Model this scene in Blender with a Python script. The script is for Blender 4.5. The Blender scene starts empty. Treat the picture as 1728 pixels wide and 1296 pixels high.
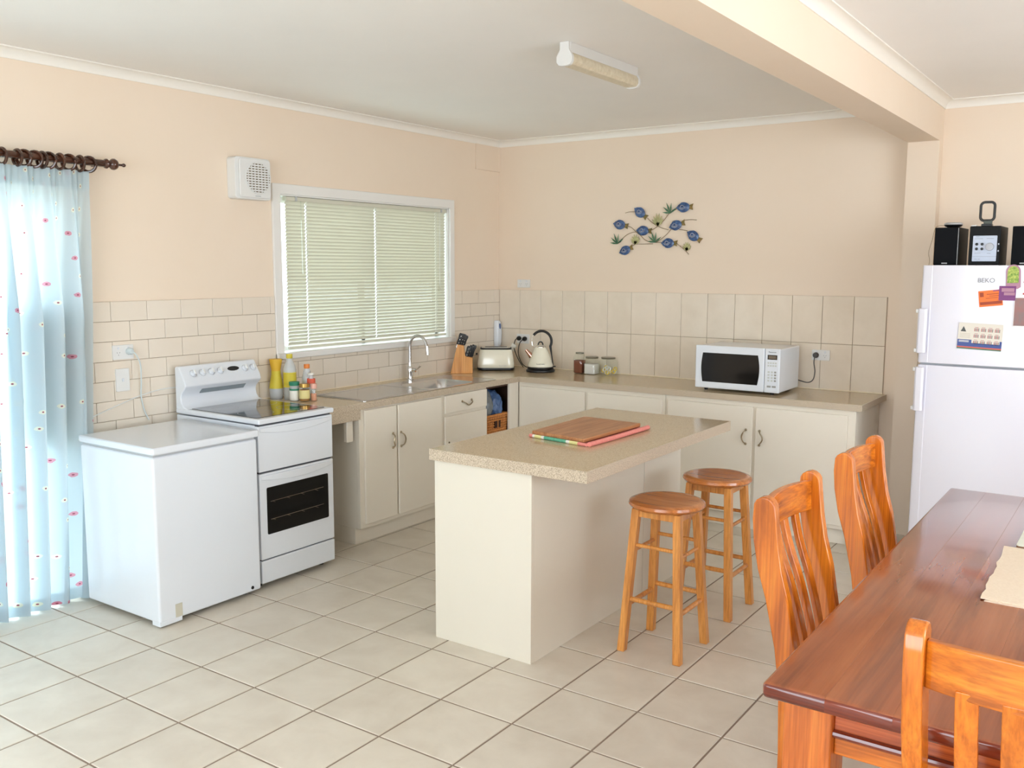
import bpy, bmesh, math, random
from mathutils import Vector, Matrix
random.seed(7)
sc = bpy.context.scene
COL = sc.collection
PI = math.pi

# ------------------------------------------------------------------ camera
def cam_axes(yaw, pitch, roll):
    f = Vector((-math.sin(yaw)*math.cos(pitch), math.cos(yaw)*math.cos(pitch), -math.sin(pitch)))
    r0 = f.cross(Vector((0, 0, 1))).normalized(); u0 = r0.cross(f)
    r = math.cos(roll)*r0 + math.sin(roll)*u0; u = -math.sin(roll)*r0 + math.cos(roll)*u0
    return r, u, f
cd = bpy.data.cameras.new('camera'); cam = bpy.data.objects.new('camera', cd); COL.objects.link(cam)
r_, u_, f_ = cam_axes(0.6079832, 0.1258635, 0.0027212)
M3 = Matrix((r_, u_, -f_)).transposed()
cam.matrix_world = Matrix.Translation((4.416785, -6.156056, 1.666949)) @ M3.to_4x4()
cd.sensor_width = 36; cd.lens = 1562.64368*36/1728; cd.clip_start = .05
sc.camera = cam

# ------------------------------------------------------------------ view, world, lights
sc.view_settings.view_transform = 'Standard'; sc.view_settings.look = 'None'
sc.view_settings.gamma = 1; sc.view_settings.use_curve_mapping = False
sc.view_settings.exposure = -0.68
W = bpy.data.worlds.new('sky'); sc.world = W; W.use_nodes = True
wn = W.node_tree.nodes; wl = W.node_tree.links
bg = wn['Background']; bg.inputs['Color'].default_value = (0.76, 0.89, 1.0, 1); bg.inputs['Strength'].default_value = 11.5
def area(name, loc, direction, sx, sy, power, color=(1, 1, 1), portal=False):
    l = bpy.data.lights.new(name, 'AREA'); l.shape = 'RECTANGLE'; l.size = sx; l.size_y = sy
    l.energy = power; l.color = color
    o = bpy.data.objects.new(name, l); COL.objects.link(o); o.location = loc
    o.rotation_euler = Vector(direction).to_track_quat('-Z', 'Y').to_euler()
    if portal: l.cycles.is_portal = True
    return o
# daylight through the windows of the dining side (right of and behind the camera)
area('daylight_right_window', (7.42, -4.0, 1.45), (-1, 0, 0.32), 3.4, 1.7, 80, (1.0, .985, .975))
area('daylight_rear_window', (3.6, -8.42, 1.45), (-.06, 1, 0.36), 3.6, 1.7, 72, (1.0, .985, .975))
area('portal_door', (-.16, -4.55, 1.03), (1, 0, 0), 1.7, 2.0, 1, portal=True)
area('portal_window', (-.16, -1.47, 1.63), (1, 0, 0), 1.6, .94, 1, portal=True)
sc.cycles.max_bounces = 10; sc.cycles.diffuse_bounces = 6; sc.cycles.transparent_max_bounces = 12
sc.cycles.sample_clamp_indirect = 6; sc.cycles.caustics_reflective = False; sc.cycles.caustics_refractive = False
try: sc.cycles.use_denoising = True
except Exception: pass

# ------------------------------------------------------------------ materials
def srgb(c):
    return tuple(((v/255)/12.92 if v/255 <= .04045 else ((v/255+.055)/1.055)**2.4) for v in c) + (1,)
def mat(name, col, rough=.5, metal=0, spec=.5, coat=0, trans=0, ior=1.45, emis=0, alpha=1):
    m = bpy.data.materials.new(name); m.use_nodes = True
    b = m.node_tree.nodes['Principled BSDF']
    b.inputs['Base Color'].default_value = srgb(col); b.inputs['Roughness'].default_value = rough
    b.inputs['Metallic'].default_value = metal; b.inputs['Specular IOR Level'].default_value = spec
    b.inputs['Coat Weight'].default_value = coat; b.inputs['Coat Roughness'].default_value = .08
    b.inputs['Transmission Weight'].default_value = trans; b.inputs['IOR'].default_value = ior
    b.inputs['Alpha'].default_value = alpha
    if emis:
        b.inputs['Emission Color'].default_value = srgb(col); b.inputs['Emission Strength'].default_value = emis
    return m
class NT:
    def __init__(s, m): s.m = m; s.t = m.node_tree; s.b = s.t.nodes['Principled BSDF']
    def n(s, typ, **kw):
        x = s.t.nodes.new(typ)
        for k, v in kw.items(): setattr(x, k, v)
        return x
    def l(s, a, b): s.t.links.new(a, b)
    def co(s, kind='Object', scale=(1, 1, 1), rot=(0, 0, 0)):
        tc = s.n('ShaderNodeTexCoord'); mp = s.n('ShaderNodeMapping')
        mp.inputs['Scale'].default_value = scale; mp.inputs['Rotation'].default_value = rot
        s.l(tc.outputs[kind], mp.inputs['Vector']); return mp.outputs['Vector']
    def noise(s, vec, scale, detail=4, rough=.5, dist=0):
        x = s.n('ShaderNodeTexNoise'); x.inputs['Scale'].default_value = scale; x.inputs['Detail'].default_value = detail
        x.inputs['Roughness'].default_value = rough; x.inputs['Distortion'].default_value = dist
        s.l(vec, x.inputs['Vector']); return x.outputs['Fac']
    def ramp(s, fac, stops):
        x = s.n('ShaderNodeValToRGB'); e = x.color_ramp.elements
        while len(e) < len(stops): e.new(.5)
        for i, (p, c) in enumerate(stops): e[i].position = p; e[i].color = srgb(c)
        s.l(fac, x.inputs['Fac']); return x.outputs['Color']
    def bump(s, fac, strength, dist=.002):
        x = s.n('ShaderNodeBump'); x.inputs['Strength'].default_value = strength; x.inputs['Distance'].default_value = dist
        s.l(fac, x.inputs['Height']); s.l(x.outputs['Normal'], s.b.inputs['Normal'])
    def base(s, c): s.l(c, s.b.inputs['Base Color'])
def tint_random(nt, color_socket, amount):
    oi = nt.n('ShaderNodeObjectInfo'); h = nt.n('ShaderNodeHueSaturation')
    mr = nt.n('ShaderNodeMapRange'); mr.inputs['To Min'].default_value = 1-amount; mr.inputs['To Max'].default_value = 1+amount
    nt.l(oi.outputs['Random'], mr.inputs['Value']); nt.l(mr.outputs['Result'], h.inputs['Value'])
    nt.l(color_socket, h.inputs['Color']); return h.outputs['Color']
def mottled(name, c1, c2, scale, rough, rand=0, coat=0, bump=0, spec=.5, detail=5):
    m = mat(name, c1, rough, coat=coat, spec=spec); t = NT(m)
    f = t.noise(t.co('Generated' if False else 'Object'), scale, detail, .6)
    c = t.ramp(f, [(.3, c1), (.7, c2)])
    if rand: c = tint_random(t, c, rand)
    t.base(c)
    if bump: t.bump(f, bump)
    return m
def tile_mat(name, c1, c2, rough, scale, rand, bump=.15):
    m = mat(name, c1, rough, spec=.5); t = NT(m)
    oi = t.n('ShaderNodeObjectInfo'); tc = t.n('ShaderNodeTexCoord')
    ad = t.n('ShaderNodeVectorMath', operation='ADD')
    sc_ = t.n('ShaderNodeVectorMath', operation='SCALE'); sc_.inputs['Scale'].default_value = 37.0
    cx = t.n('ShaderNodeCombineXYZ'); t.l(oi.outputs['Random'], cx.inputs[0]); t.l(oi.outputs['Random'], cx.inputs[1])
    t.l(cx.outputs[0], sc_.inputs[0]); t.l(tc.outputs['Object'], ad.inputs[0]); t.l(sc_.outputs[0], ad.inputs[1])
    f = t.noise(ad.outputs[0], scale, 6, .6, .4)
    c = t.ramp(f, [(.32, c1), (.68, c2)]); t.base(tint_random(t, c, rand))
    f2 = t.noise(ad.outputs[0], 60, 3); t.bump(f2, bump, .0006)
    return m
def speckle(name, base, dark, light, rough, scale=420, coat=0):
    m = mat(name, base, rough, coat=coat); t = NT(m); v = t.co()
    f = t.noise(v, scale, 2, .5); f2 = t.noise(v, scale*1.7, 1, .5)
    c = t.ramp(f, [(.36, dark), (.44, base), (.58, base), (.66, light)])
    mx = t.n('ShaderNodeMixRGB', blend_type='MULTIPLY'); mx.inputs[0].default_value = .35
    g = t.ramp(f2, [(.35, (150, 140, 130)), (.5, (255, 255, 255))]); t.l(c, mx.inputs[1]); t.l(g, mx.inputs[2])
    t.base(mx.outputs[0]); return m
def wood(name, dark, mid, light, axis, rough=.3, coat=.4, scale=1.0, rand=.12, ring=9, rr=(.28, .5, .74), dist=1.6, fine=.5):
    m = mat(name, mid, rough, coat=coat); t = NT(m)
    s = [ring, ring, ring]; s[axis] = ring*.07
    oi = t.n('ShaderNodeObjectInfo'); tc = t.n('ShaderNodeTexCoord')
    mp = t.n('ShaderNodeMapping'); mp.inputs['Scale'].default_value = [x*scale for x in s]
    ad = t.n('ShaderNodeVectorMath', operation='ADD')
    cx = t.n('ShaderNodeCombineXYZ'); ml = t.n('ShaderNodeMath', operation='MULTIPLY'); ml.inputs[1].default_value = 23.0
    t.l(oi.outputs['Random'], ml.inputs[0])
    for i in range(3): t.l(ml.outputs[0], cx.inputs[i])
    t.l(tc.outputs['Object'], mp.inputs['Vector']); t.l(mp.outputs[0], ad.inputs[0]); t.l(cx.outputs[0], ad.inputs[1])
    f = t.noise(ad.outputs[0], 1.6, 5, .62, dist)
    c = t.ramp(f, [(rr[0], dark), (rr[1], mid), (rr[2], light)])
    fm = t.n('ShaderNodeMapping'); fm.inputs['Scale'].default_value = [6, 6, 6]; fm.inputs['Scale'].default_value[axis] = 1
    t.l(ad.outputs[0], fm.inputs['Vector']); f2 = t.noise(fm.outputs[0], 3, 3, .6)
    mx = t.n('ShaderNodeMixRGB', blend_type='MULTIPLY'); mx.inputs[0].default_value = fine
    g = t.ramp(f2, [(.3, (170, 150, 135)), (.6, (255, 255, 255))]); t.l(c, mx.inputs[1]); t.l(g, mx.inputs[2])
    t.base(tint_random(t, mx.outputs[0], rand)); return m

M = {}
M['wall'] = mottled('peach wall paint', (229, 211, 190), (232, 215, 196), 1.3, .65, bump=.02)
M['ceil'] = mottled('white ceiling paint', (236, 234, 231), (240, 238, 235), 1.1, .8)
M['trim'] = mat('white gloss trim', (236, 232, 224), .35)
M['winframe'] = mat('white window frame', (228, 226, 222), .3)
M['grout'] = mat('floor grout', (142, 126, 112), .9)
M['wgrout'] = mat('wall tile grout', (160, 140, 118), .8)
M['ftile'] = tile_mat('floor tile ceramic', (202, 192, 177), (214, 206, 192), .36, 4.5, .03, .25)
M['brick'] = tile_mat('brick shaped wall tile', (224, 212, 196), (227, 216, 201), .16, 3, .015)
M['btile'] = tile_mat('marbled wall tile', (222, 209, 191), (229, 217, 200), .12, 5, .008)
M['silicone'] = mat('cream silicone', (236, 222, 196), .4)
M['cab'] = mottled('cream cabinet paint', (226, 218, 204), (229, 222, 209), 2, .32)
M['cabin'] = mat('cabinet interior', (70, 45, 32), .7)
M['island'] = mottled('cream laminate panel', (216, 210, 196), (219, 213, 200), 1.5, .4)
M['lam_top'] = speckle('worktop laminate', (198, 178, 146), (164, 142, 110), (216, 198, 168), .13, 340)
M['lam_edge'] = speckle('worktop edge laminate', (198, 182, 160), (136, 122, 106), (222, 208, 188), .4, 330)
M['white'] = mat('white enamel', (220, 225, 232), .18, coat=.3)
M['white2'] = mat('white plastic', (222, 222, 220), .3)
M['grey'] = mat('grey plastic', (176, 178, 180), .4)
M['grey2'] = mat('mid grey print', (140, 140, 142), .5)
M['satin'] = mat('satin silver plastic', (168, 170, 176), .45, metal=.4)
M['dark'] = mat('black plastic', (22, 22, 24), .35)
M['gap'] = mat('dark seam', (70, 72, 78), .6)
M['glassblack'] = mat('black ceramic glass', (16, 17, 20), .05, coat=.6)
M['ovenglass'] = mat('tinted oven glass', (14, 14, 15), .10, spec=.35)
M['steel'] = mat('brushed steel', (205, 205, 206), .22, metal=1)
M['chrome'] = mat('chrome', (225, 225, 225), .08, metal=1)
M['nickel'] = mat('aged nickel handle', (168, 155, 132), .28, metal=1)
M['cream'] = mat('cream enamel', (232, 228, 210), .12, coat=.5)
M['rack'] = mat('oven rack wire', (150, 140, 125), .3, metal=1)
M['brass'] = mat('gold lid', (190, 150, 80), .3, metal=.8)
M['blue'] = mat('blue glaze', (70, 100, 150), .3, coat=.4)
M['fridge'] = mat('white fridge enamel', (226, 225, 235), .25, coat=.2)
M['glass'] = mat('clear glass', (245, 250, 248), .02, trans=1, ior=1.45)
def thin_glass(name, tint, a):
    m = bpy.data.materials.new(name); m.use_nodes = True; t = m.node_tree; t.nodes.clear()
    o = t.nodes.new('ShaderNodeOutputMaterial'); mx = t.nodes.new('ShaderNodeMixShader'); mx.inputs[0].default_value = a
    tr = t.nodes.new('ShaderNodeBsdfTransparent'); tr.inputs[0].default_value = srgb(tint)
    g = t.nodes.new('ShaderNodeBsdfGlossy'); g.inputs['Roughness'].default_value = .02
    t.links.new(tr.outputs[0], mx.inputs[1]); t.links.new(g.outputs[0], mx.inputs[2]); t.links.new(mx.outputs[0], o.inputs[0]); return m
M['pane'] = thin_glass('window glass', (250, 253, 252), .06)
M['jarglass'] = thin_glass('jar glass', (252, 254, 252), .06)
M['diffuser'] = mottled('prismatic light diffuser', (205, 192, 165), (225, 215, 192), 60, .35, bump=.3)
M['table'] = wood('dark red timber', (112, 60, 34), (148, 82, 48), (164, 98, 60), 1, .2, .5, .8, .08, dist=.35, fine=.15)
M['tableside'] = wood('dark red timber edge', (60, 24, 18), (112, 44, 26), (140, 62, 34), 0, .2, .5, 1, .1)
M['leg'] = wood('orange timber upright', (150, 70, 20), (200, 108, 38), (218, 134, 54), 2, .24, .35, 1, .07)
M['chair'] = wood('honey orange timber upright', (150, 72, 14), (204, 110, 24), (220, 134, 40), 2, .22, .35, 1, .08)
M['chairx'] = wood('honey orange timber rail', (128, 58, 12), (200, 108, 24), (224, 140, 42), 0, .22, .35, 1.1, .08)
M['railred'] = wood('red timber rail', (120, 44, 16), (184, 84, 30), (205, 104, 44), 0, .22, .5, 1.2, .08)
M['stool'] = wood('pale honey stool timber', (180, 110, 45), (214, 146, 72), (226, 162, 88), 2, .3, .35, 1, .06)
M['stoolseat'] = wood('honey stool seat timber', (160, 88, 38), (196, 120, 58), (210, 136, 72), 0, .24, .5, 1, .05)
M['rod'] = wood('dark walnut rod', (34, 18, 11), (68, 38, 24), (92, 56, 38), 1, .25, .5, 1, .1)
M['board'] = wood('chopping board timber', (150, 96, 58), (182, 124, 80), (204, 150, 104), 1, .45, .1, 1.6, .05)
M['block'] = wood('knife block timber', (196, 130, 62), (222, 156, 82), (232, 174, 104), 2, .4, .2, 2, .05)
M['wicker'] = mottled('orange wicker', (176, 108, 52), (214, 146, 80), 60, .6)
M['bag'] = mat('crumpled blue plastic bag', (90, 120, 168), .25, trans=.2, spec=.6)
M['bag2'] = mat('crumpled grey plastic bag', (128, 136, 142), .25, trans=.2)
M['mat'] = mottled('cream woven placemat', (222, 204, 182), (230, 214, 194), 140, .9, bump=.4)
M['cord'] = mat('white cord', (225, 226, 224), .4)
def curtain_mat():
    m = bpy.data.materials.new('pale blue floral curtain'); m.use_nodes = True; t = NT(m); b = t.b
    uv = t.n('ShaderNodeUVMap'); uv.uv_map = 'UVMap'
    mp = t.n('ShaderNodeMapping'); mp.inputs['Scale'].default_value = (1, 1, 1); t.l(uv.outputs[0], mp.inputs['Vector'])
    vo = t.n('ShaderNodeTexVoronoi'); vo.voronoi_dimensions = '2D'; vo.inputs['Scale'].default_value = 8.5; vo.inputs['Randomness'].default_value = .75
    t.l(mp.outputs[0], vo.inputs['Vector'])
    sp = t.n('ShaderNodeSeparateColor'); t.l(vo.outputs['Color'], sp.inputs[0])
    def thr(sock, v, op='LESS_THAN'):
        x = t.n('ShaderNodeMath', operation=op); t.l(sock, x.inputs[0]); x.inputs[1].default_value = v; return x.outputs[0]
    nz = t.noise(mp.outputs[0], 90, 2); ad = t.n('ShaderNodeMath', operation='MULTIPLY_ADD'); t.l(nz, ad.inputs[0]); ad.inputs[1].default_value = .07; t.l(vo.outputs['Distance'], ad.inputs[2])
    petal = thr(ad.outputs[0], .13); core = thr(vo.outputs['Distance'], .030)
    red = thr(sp.outputs[0], .35)
    pc = t.n('ShaderNodeMixRGB'); pc.inputs[1].default_value = srgb((244, 242, 226)); pc.inputs[2].default_value = srgb((224, 160, 176)); t.l(red, pc.inputs[0])
    m1 = t.n('ShaderNodeMixRGB'); m1.inputs[1].default_value = srgb((214, 225, 230)); t.l(petal, m1.inputs[0]); t.l(pc.outputs[0], m1.inputs[2])
    m2 = t.n('ShaderNodeMixRGB'); m2.inputs[2].default_value = srgb((170, 90, 105)); t.l(core, m2.inputs[0]); t.l(m1.outputs[0], m2.inputs[1])
    df = t.n('ShaderNodeBsdfDiffuse'); tl = t.n('ShaderNodeBsdfTranslucent'); mx = t.n('ShaderNodeMixShader'); mx.inputs[0].default_value = .6
    t.l(m2.outputs[0], df.inputs[0]); t.l(m2.outputs[0], tl.inputs[0]); t.l(df.outputs[0], mx.inputs[1]); t.l(tl.outputs[0], mx.inputs[2])
    out = [x for x in t.t.nodes if x.type == 'OUTPUT_MATERIAL'][0]; t.l(mx.outputs[0], out.inputs[0]); t.t.nodes.remove(b)
    return m
M['curtain'] = curtain_mat()
def translucent(name, col, a):
    m = bpy.data.materials.new(name); m.use_nodes = True; t = m.node_tree; t.nodes.clear()
    o = t.nodes.new('ShaderNodeOutputMaterial'); mx = t.nodes.new('ShaderNodeMixShader'); mx.inputs[0].default_value = a
    d = t.nodes.new('ShaderNodeBsdfDiffuse'); d.inputs[0].default_value = srgb(col)
    g = t.nodes.new('ShaderNodeBsdfTranslucent'); g.inputs[0].default_value = srgb(col)
    t.links.new(d.outputs[0], mx.inputs[1]); t.links.new(g.outputs[0], mx.inputs[2]); t.links.new(mx.outputs[0], o.inputs[0]); return m
M['slat'] = translucent('cream blind slat', (210, 207, 190), .05)
def flat(name, col, rough=.6): return mat(name, col, rough)

# ------------------------------------------------------------------ mesh helpers
WL = {}                                   # world location of every thing / part
class MB:
    def __init__(s): s.bm = bmesh.new()
    def box(s, x0, x1, y0, y1, z0, z1, rot=None, piv=None):
        vs = [Vector(p) for p in ((x0, y0, z0), (x1, y0, z0), (x1, y1, z0), (x0, y1, z0), (x0, y0, z1), (x1, y0, z1), (x1, y1, z1), (x0, y1, z1))]
        if rot is not None:
            c = Vector(piv) if piv else Vector(((x0+x1)/2, (y0+y1)/2, (z0+z1)/2)); vs = [c + rot @ (v-c) for v in vs]
        v = [s.bm.verts.new(p) for p in vs]
        for f in ((0, 3, 2, 1), (4, 5, 6, 7), (0, 1, 5, 4), (1, 2, 6, 5), (2, 3, 7, 6), (3, 0, 4, 7)): s.bm.faces.new([v[i] for i in f])
        return s
    def prism(s, pts, axis, a, b):        # 2-D outline pts extruded along axis from a to b
        def mk(p, t):
            if axis == 0: return (t, p[0], p[1])
            if axis == 1: return (p[0], t, p[1])
            return (p[0], p[1], t)
        A = [s.bm.verts.new(mk(p, a)) for p in pts]; B = [s.bm.verts.new(mk(p, b)) for p in pts]; n = len(pts)
        s.bm.faces.new(A[::-1]); s.bm.faces.new(B)
        for i in range(n): s.bm.faces.new([A[i], A[(i+1) % n], B[(i+1) % n], B[i]])
        return s
    def loft(s, rings, cap=True, closed=True):
        R = [[s.bm.verts.new(p) for p in r] for r in rings]; n = len(R[0])
        for a, b in zip(R, R[1:]):
            for i in range(n if closed else n-1): s.bm.faces.new([a[i], a[(i+1) % n], b[(i+1) % n], b[i]])
        if cap and closed: s.bm.faces.new(R[0][::-1]); s.bm.faces.new(R[-1])
        return s
    def lathe(s, prof, c=(0, 0, 0), n=24, axis=2, sx=1, sy=1):
        rings = []
        for r, z in prof:
            r = max(r, .0002); ring = []
            for i in range(n):
                a = 2*PI*i/n; p = (r*sx*math.cos(a), r*sy*math.sin(a), z)
                if axis == 0: p = (z, p[0], p[1])
                if axis == 1: p = (p[1], z, p[0])
                ring.append((c[0]+p[0], c[1]+p[1], c[2]+p[2]))
            rings.append(ring)
        return s.loft(rings)
    def tube(s, pts, r, n=8, closed=False, rr=None, flat=1):
        pts = [Vector(p) for p in pts]; rings = []; N = len(pts); up = None
        for i, p in enumerate(pts):
            a = pts[(i-1) % N] if (closed or i > 0) else p; b = pts[(i+1) % N] if (closed or i < N-1) else p
            t = (b-a).normalized()
            if up is None: up = Vector((0, 0, 1)) if abs(t.z) < .9 else Vector((1, 0, 0))
            x = t.cross(up).normalized(); up = x.cross(t).normalized(); q = rr[i] if rr else r
            rings.append([p + x*math.cos(2*PI*k/n)*q + up*math.sin(2*PI*k/n)*q*flat for k in range(n)])
        if closed:
            R = [[s.bm.verts.new(p) for p in g] for g in rings]
            for j in range(N):
                a = R[j]; b = R[(j+1) % N]
                for i in range(n): s.bm.faces.new([a[i], a[(i+1) % n], b[(i+1) % n], b[i]])
            return s
        return s.loft(rings)
    def grid(s, fn, nu, nv, uvs=None):
        V = [[s.bm.verts.new(fn(i/nu, j/nv)) for i in range(nu+1)] for j in range(nv+1)]
        lay = s.bm.loops.layers.uv.new('UVMap') if uvs else None
        for j in range(nv):
            for i in range(nu):
                f = s.bm.faces.new([V[j][i], V[j][i+1], V[j+1][i+1], V[j+1][i]])
                if uvs:
                    for lp, (a, b) in zip(f.loops, ((i, j), (i+1, j), (i+1, j+1), (i, j+1))): lp[lay].uv = uvs(a/nu, b/nv)
        return s
    def xf(s, m): bmesh.ops.transform(s.bm, matrix=m, verts=s.bm.verts); return s
    def build(s, name, m, parent=None, bevel=0, seg=2, local=False, org=None, smooth=35, label=None, cat=None, group=None, kind=None, solid=0):
        bmesh.ops.recalc_face_normals(s.bm, faces=s.bm.faces)
        if parent is not None: off = Vector((0, 0, 0)) if local else WL[parent.name]
        elif org is not None: off = Vector(org)
        else:
            xs = [v.co for v in s.bm.verts]; lo = [min(v[i] for v in xs) for i in range(3)]; hi = [max(v[i] for v in xs) for i in range(3)]
            off = Vector(((lo[0]+hi[0])/2, (lo[1]+hi[1])/2, lo[2]))
        if not (parent is not None and local): bmesh.ops.translate(s.bm, verts=s.bm.verts, vec=-off)
        me = bpy.data.meshes.new(name); s.bm.to_mesh(me); s.bm.free()
        me.materials.append(m if not isinstance(m, str) else M[m])
        if smooth:
            for p in me.polygons: p.use_smooth = True
            me.set_sharp_from_angle(angle=math.radians(smooth))
        o = bpy.data.objects.new(name, me); COL.objects.link(o)
        if parent is not None: o.parent = parent; WL[o.name] = WL[parent.name]
        else: o.location = off; WL[o.name] = off
        if bevel:
            b = o.modifiers.new('bevel', 'BEVEL'); b.width = bevel; b.segments = seg; b.limit_method = 'ANGLE'; b.angle_limit = math.radians(40)
            b.harden_normals = True
        if solid:
            b = o.modifiers.new('solid', 'SOLIDIFY'); b.thickness = solid
        return tag(o, label, cat, group, kind)
def tag(o, label=None, cat=None, group=None, kind=None):
    if label: o['label'] = label
    if cat: o['category'] = cat
    if group: o['group'] = group
    if kind: o['kind'] = kind
    return o
def thing(name, loc, label, cat, group=None, rz=0):
    o = bpy.data.objects.new(name, None); COL.objects.link(o); o.location = loc; o.rotation_euler = (0, 0, rz)
    o.empty_display_size = .05; WL[o.name] = Vector(loc); return tag(o, label, cat, group)
def copy_tree(o, parent=None):
    c = o.copy(); COL.objects.link(c)
    if parent is not None: c.parent = parent
    WL[c.name] = WL[o.name]
    for ch in list(o.children): copy_tree(ch, c)
    return c
def box(x0, x1, y0, y1, z0, z1): return MB().box(x0, x1, y0, y1, z0, z1)
def text(s_, size, loc, normal, m, parent, extrude=.0004, xdir=None, name='lettering', local=False):
    cu = bpy.data.curves.new(name, 'FONT'); cu.body = s_; cu.size = size; cu.extrude = extrude; cu.align_x = 'CENTER'; cu.align_y = 'CENTER'
    cu.materials.append(m if not isinstance(m, str) else M[m]); o = bpy.data.objects.new(name, cu); COL.objects.link(o)
    n = Vector(normal).normalized(); x = Vector(xdir).normalized() if xdir else Vector((0, 0, 1)).cross(n).normalized(); y = n.cross(x)
    mm = Matrix((x, y, n)).transposed().to_4x4()
    off = Vector((0, 0, 0)) if local else WL[parent.name]
    o.matrix_local = Matrix.Translation(Vector(loc)-off) @ mm; o.parent = parent
    bpy.context.view_layer.update()
    me = bpy.data.meshes.new_from_object(o); bpy.data.objects.remove(o)
    o = bpy.data.objects.new(name, me); COL.objects.link(o); o.parent = parent
    o.matrix_local = Matrix.Translation(Vector(loc)-off) @ mm
    return o
def rrect(cx, cy, hx, hy, r, n=6):        # rounded rectangle outline
    out = []
    for (sx, sy, a0) in ((1, 1, 0), (-1, 1, PI/2), (-1, -1, PI), (1, -1, 1.5*PI)):
        for k in range(n+1):
            a = a0 + k*PI/2/n; out.append((cx+sx*(hx-r)+r*math.cos(a), cy+sy*(hy-r)+r*math.sin(a)))
    return out
def copies(proto_mesh, name, mats, parent, loc, scale=None):
    o = bpy.data.objects.new(name, proto_mesh); COL.objects.link(o); o.parent = parent; o.location = Vector(loc)-WL[parent.name]
    if scale: o.scale = scale
    return o

ZC = .868; CEIL = 2.657; XR = 7.5; YF = -8.5
# ================================================================== THE SETTING
floor = box(-.02, XR, YF, .02, -.12, -.003).build('floor', 'grout', kind='structure', org=(0, 0, 0), smooth=0)
SX, SY, X0, Y0 = .3360, .3496, .5612, -4.2074
def floor_tile_mesh(w, h):
    g = .0042; c = .0022; z0, z1 = -.004, 0
    mb = MB(); o_ = [(-w/2+g, -h/2+g), (w/2-g, -h/2+g), (w/2-g, h/2-g), (-w/2+g, h/2-g)]
    i_ = [(-w/2+g+c, -h/2+g+c), (w/2-g-c, -h/2+g+c), (w/2-g-c, h/2-g-c), (-w/2+g+c, h/2-g-c)]
    mb.loft([[(x, y, z0) for x, y in o_], [(x, y, z1-.0015) for x, y in o_], [(x, y, z1) for x, y in i_]])
    bmesh.ops.recalc_face_normals(mb.bm, faces=mb.bm.faces)
    me = bpy.data.meshes.new('tile'); mb.bm.to_mesh(me); mb.bm.free(); me.materials.append(M['ftile']); return me
ftm = floor_tile_mesh(SX, SY)
rest = MB()
for i in range(-2, 21):
    for j in range(-13, 13):
        xa, xb = X0+i*SX, X0+(i+1)*SX; ya, yb = Y0+j*SY, Y0+(j+1)*SY
        xa, ya, xb, yb = max(xa, 0), max(ya, YF), min(xb, XR), min(yb, 0)
        if xb-xa < .02 or yb-ya < .02: continue
        cx, cy = (xa+xb)/2, (ya+yb)/2
        # in view: a cell no further left/right than the frame shows and not behind the camera
        d = Vector((cx-4.4168, cy+6.156, -1.667)); fz = d.dot(f_)
        vis = fz > .5 and abs(d.dot(r_)/fz) < .60 and d.dot(u_)/fz > -.46
        hidden = (cx < .55 and cy > -3.6) or cy > -.55 or (1.85 < cx < 2.3 and -2.9 < cy < -1.6) or (cy > -1.4 and cx > 3.2)
        if vis and not hidden:
            o = copies(ftm, 'tile', None, floor, (cx, cy, 0), ((xb-xa)/SX, (yb-ya)/SY, 1))
        else:
            g = .0042; rest.box(xa+g, xb-g, ya+g, yb-g, -.004, 0)
rest.build('distant_tiles', 'ftile', floor, kind='stuff', smooth=0)

# left wall with door and window openings
DY0, DY1, DZ = -5.45, -3.66, 2.04
WY0, WY1, WZ0, WZ1 = -2.29, -.645, 1.135, 2.105
wl_ = MB()
for (ya, yb, za, zb) in ((YF, DY0, 0, CEIL), (DY0, DY1, DZ, CEIL), (DY1, WY0, 0, CEIL), (WY0, WY1, 0, WZ0), (WY0, WY1, WZ1, CEIL), (WY1, 0, 0, CEIL)):
    wl_.box(-.14, 0, ya, yb, za, zb)
wall_left = wl_.build('wall_left', 'wall', kind='structure', org=(0, 0, 0), smooth=0)
wall_back = box(-.14, XR, 0, .14, 0, CEIL).build('wall_back', 'wall', kind='structure', org=(0, 0, 0), smooth=0)
# right and front walls with the daylight windows
wr = MB()
for (ya, yb, za, zb) in ((YF, -5.8, 0, CEIL), (-5.8, -2.2, 0, .55), (-5.8, -2.2, 2.35, CEIL), (-2.2, 0, 0, CEIL)): wr.box(XR, XR+.14, ya, yb, za, zb)
wall_right = wr.build('wall_right', 'wall', kind='structure', org=(XR, 0, 0), smooth=0)
wf = MB()
for (xa, xb, za, zb) in ((-.14, 1.7, 0, CEIL), (1.7, 5.5, 0, .55), (1.7, 5.5, 2.35, CEIL), (5.5, XR+.14, 0, CEIL)): wf.box(xa, xb, YF-.14, YF, za, zb)
wall_front = wf.build('wall_front', 'wall', kind='structure', org=(0, YF, 0), smooth=0)
ceiling = box(-.14, XR+.14, YF-.14, .14, CEIL, CEIL+.1).build('ceiling', 'ceil', kind='structure', org=(0, 0, CEIL), smooth=0)
# beam and pillar
BX0, BX1, BZ = 3.104, 3.282, 2.417
box(BX0, BX1, YF, -.1, BZ, CEIL).build('beam', 'wall', kind='structure', smooth=0)
box(BX0-.012, BX0, YF, -.012, BZ+.012, CEIL).build('trim_5', 'wall', kind='structure', smooth=0)
box(BX0, BX1, -.1, .0, 0, CEIL).build('pillar', 'wall', kind='structure', smooth=0)
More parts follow.
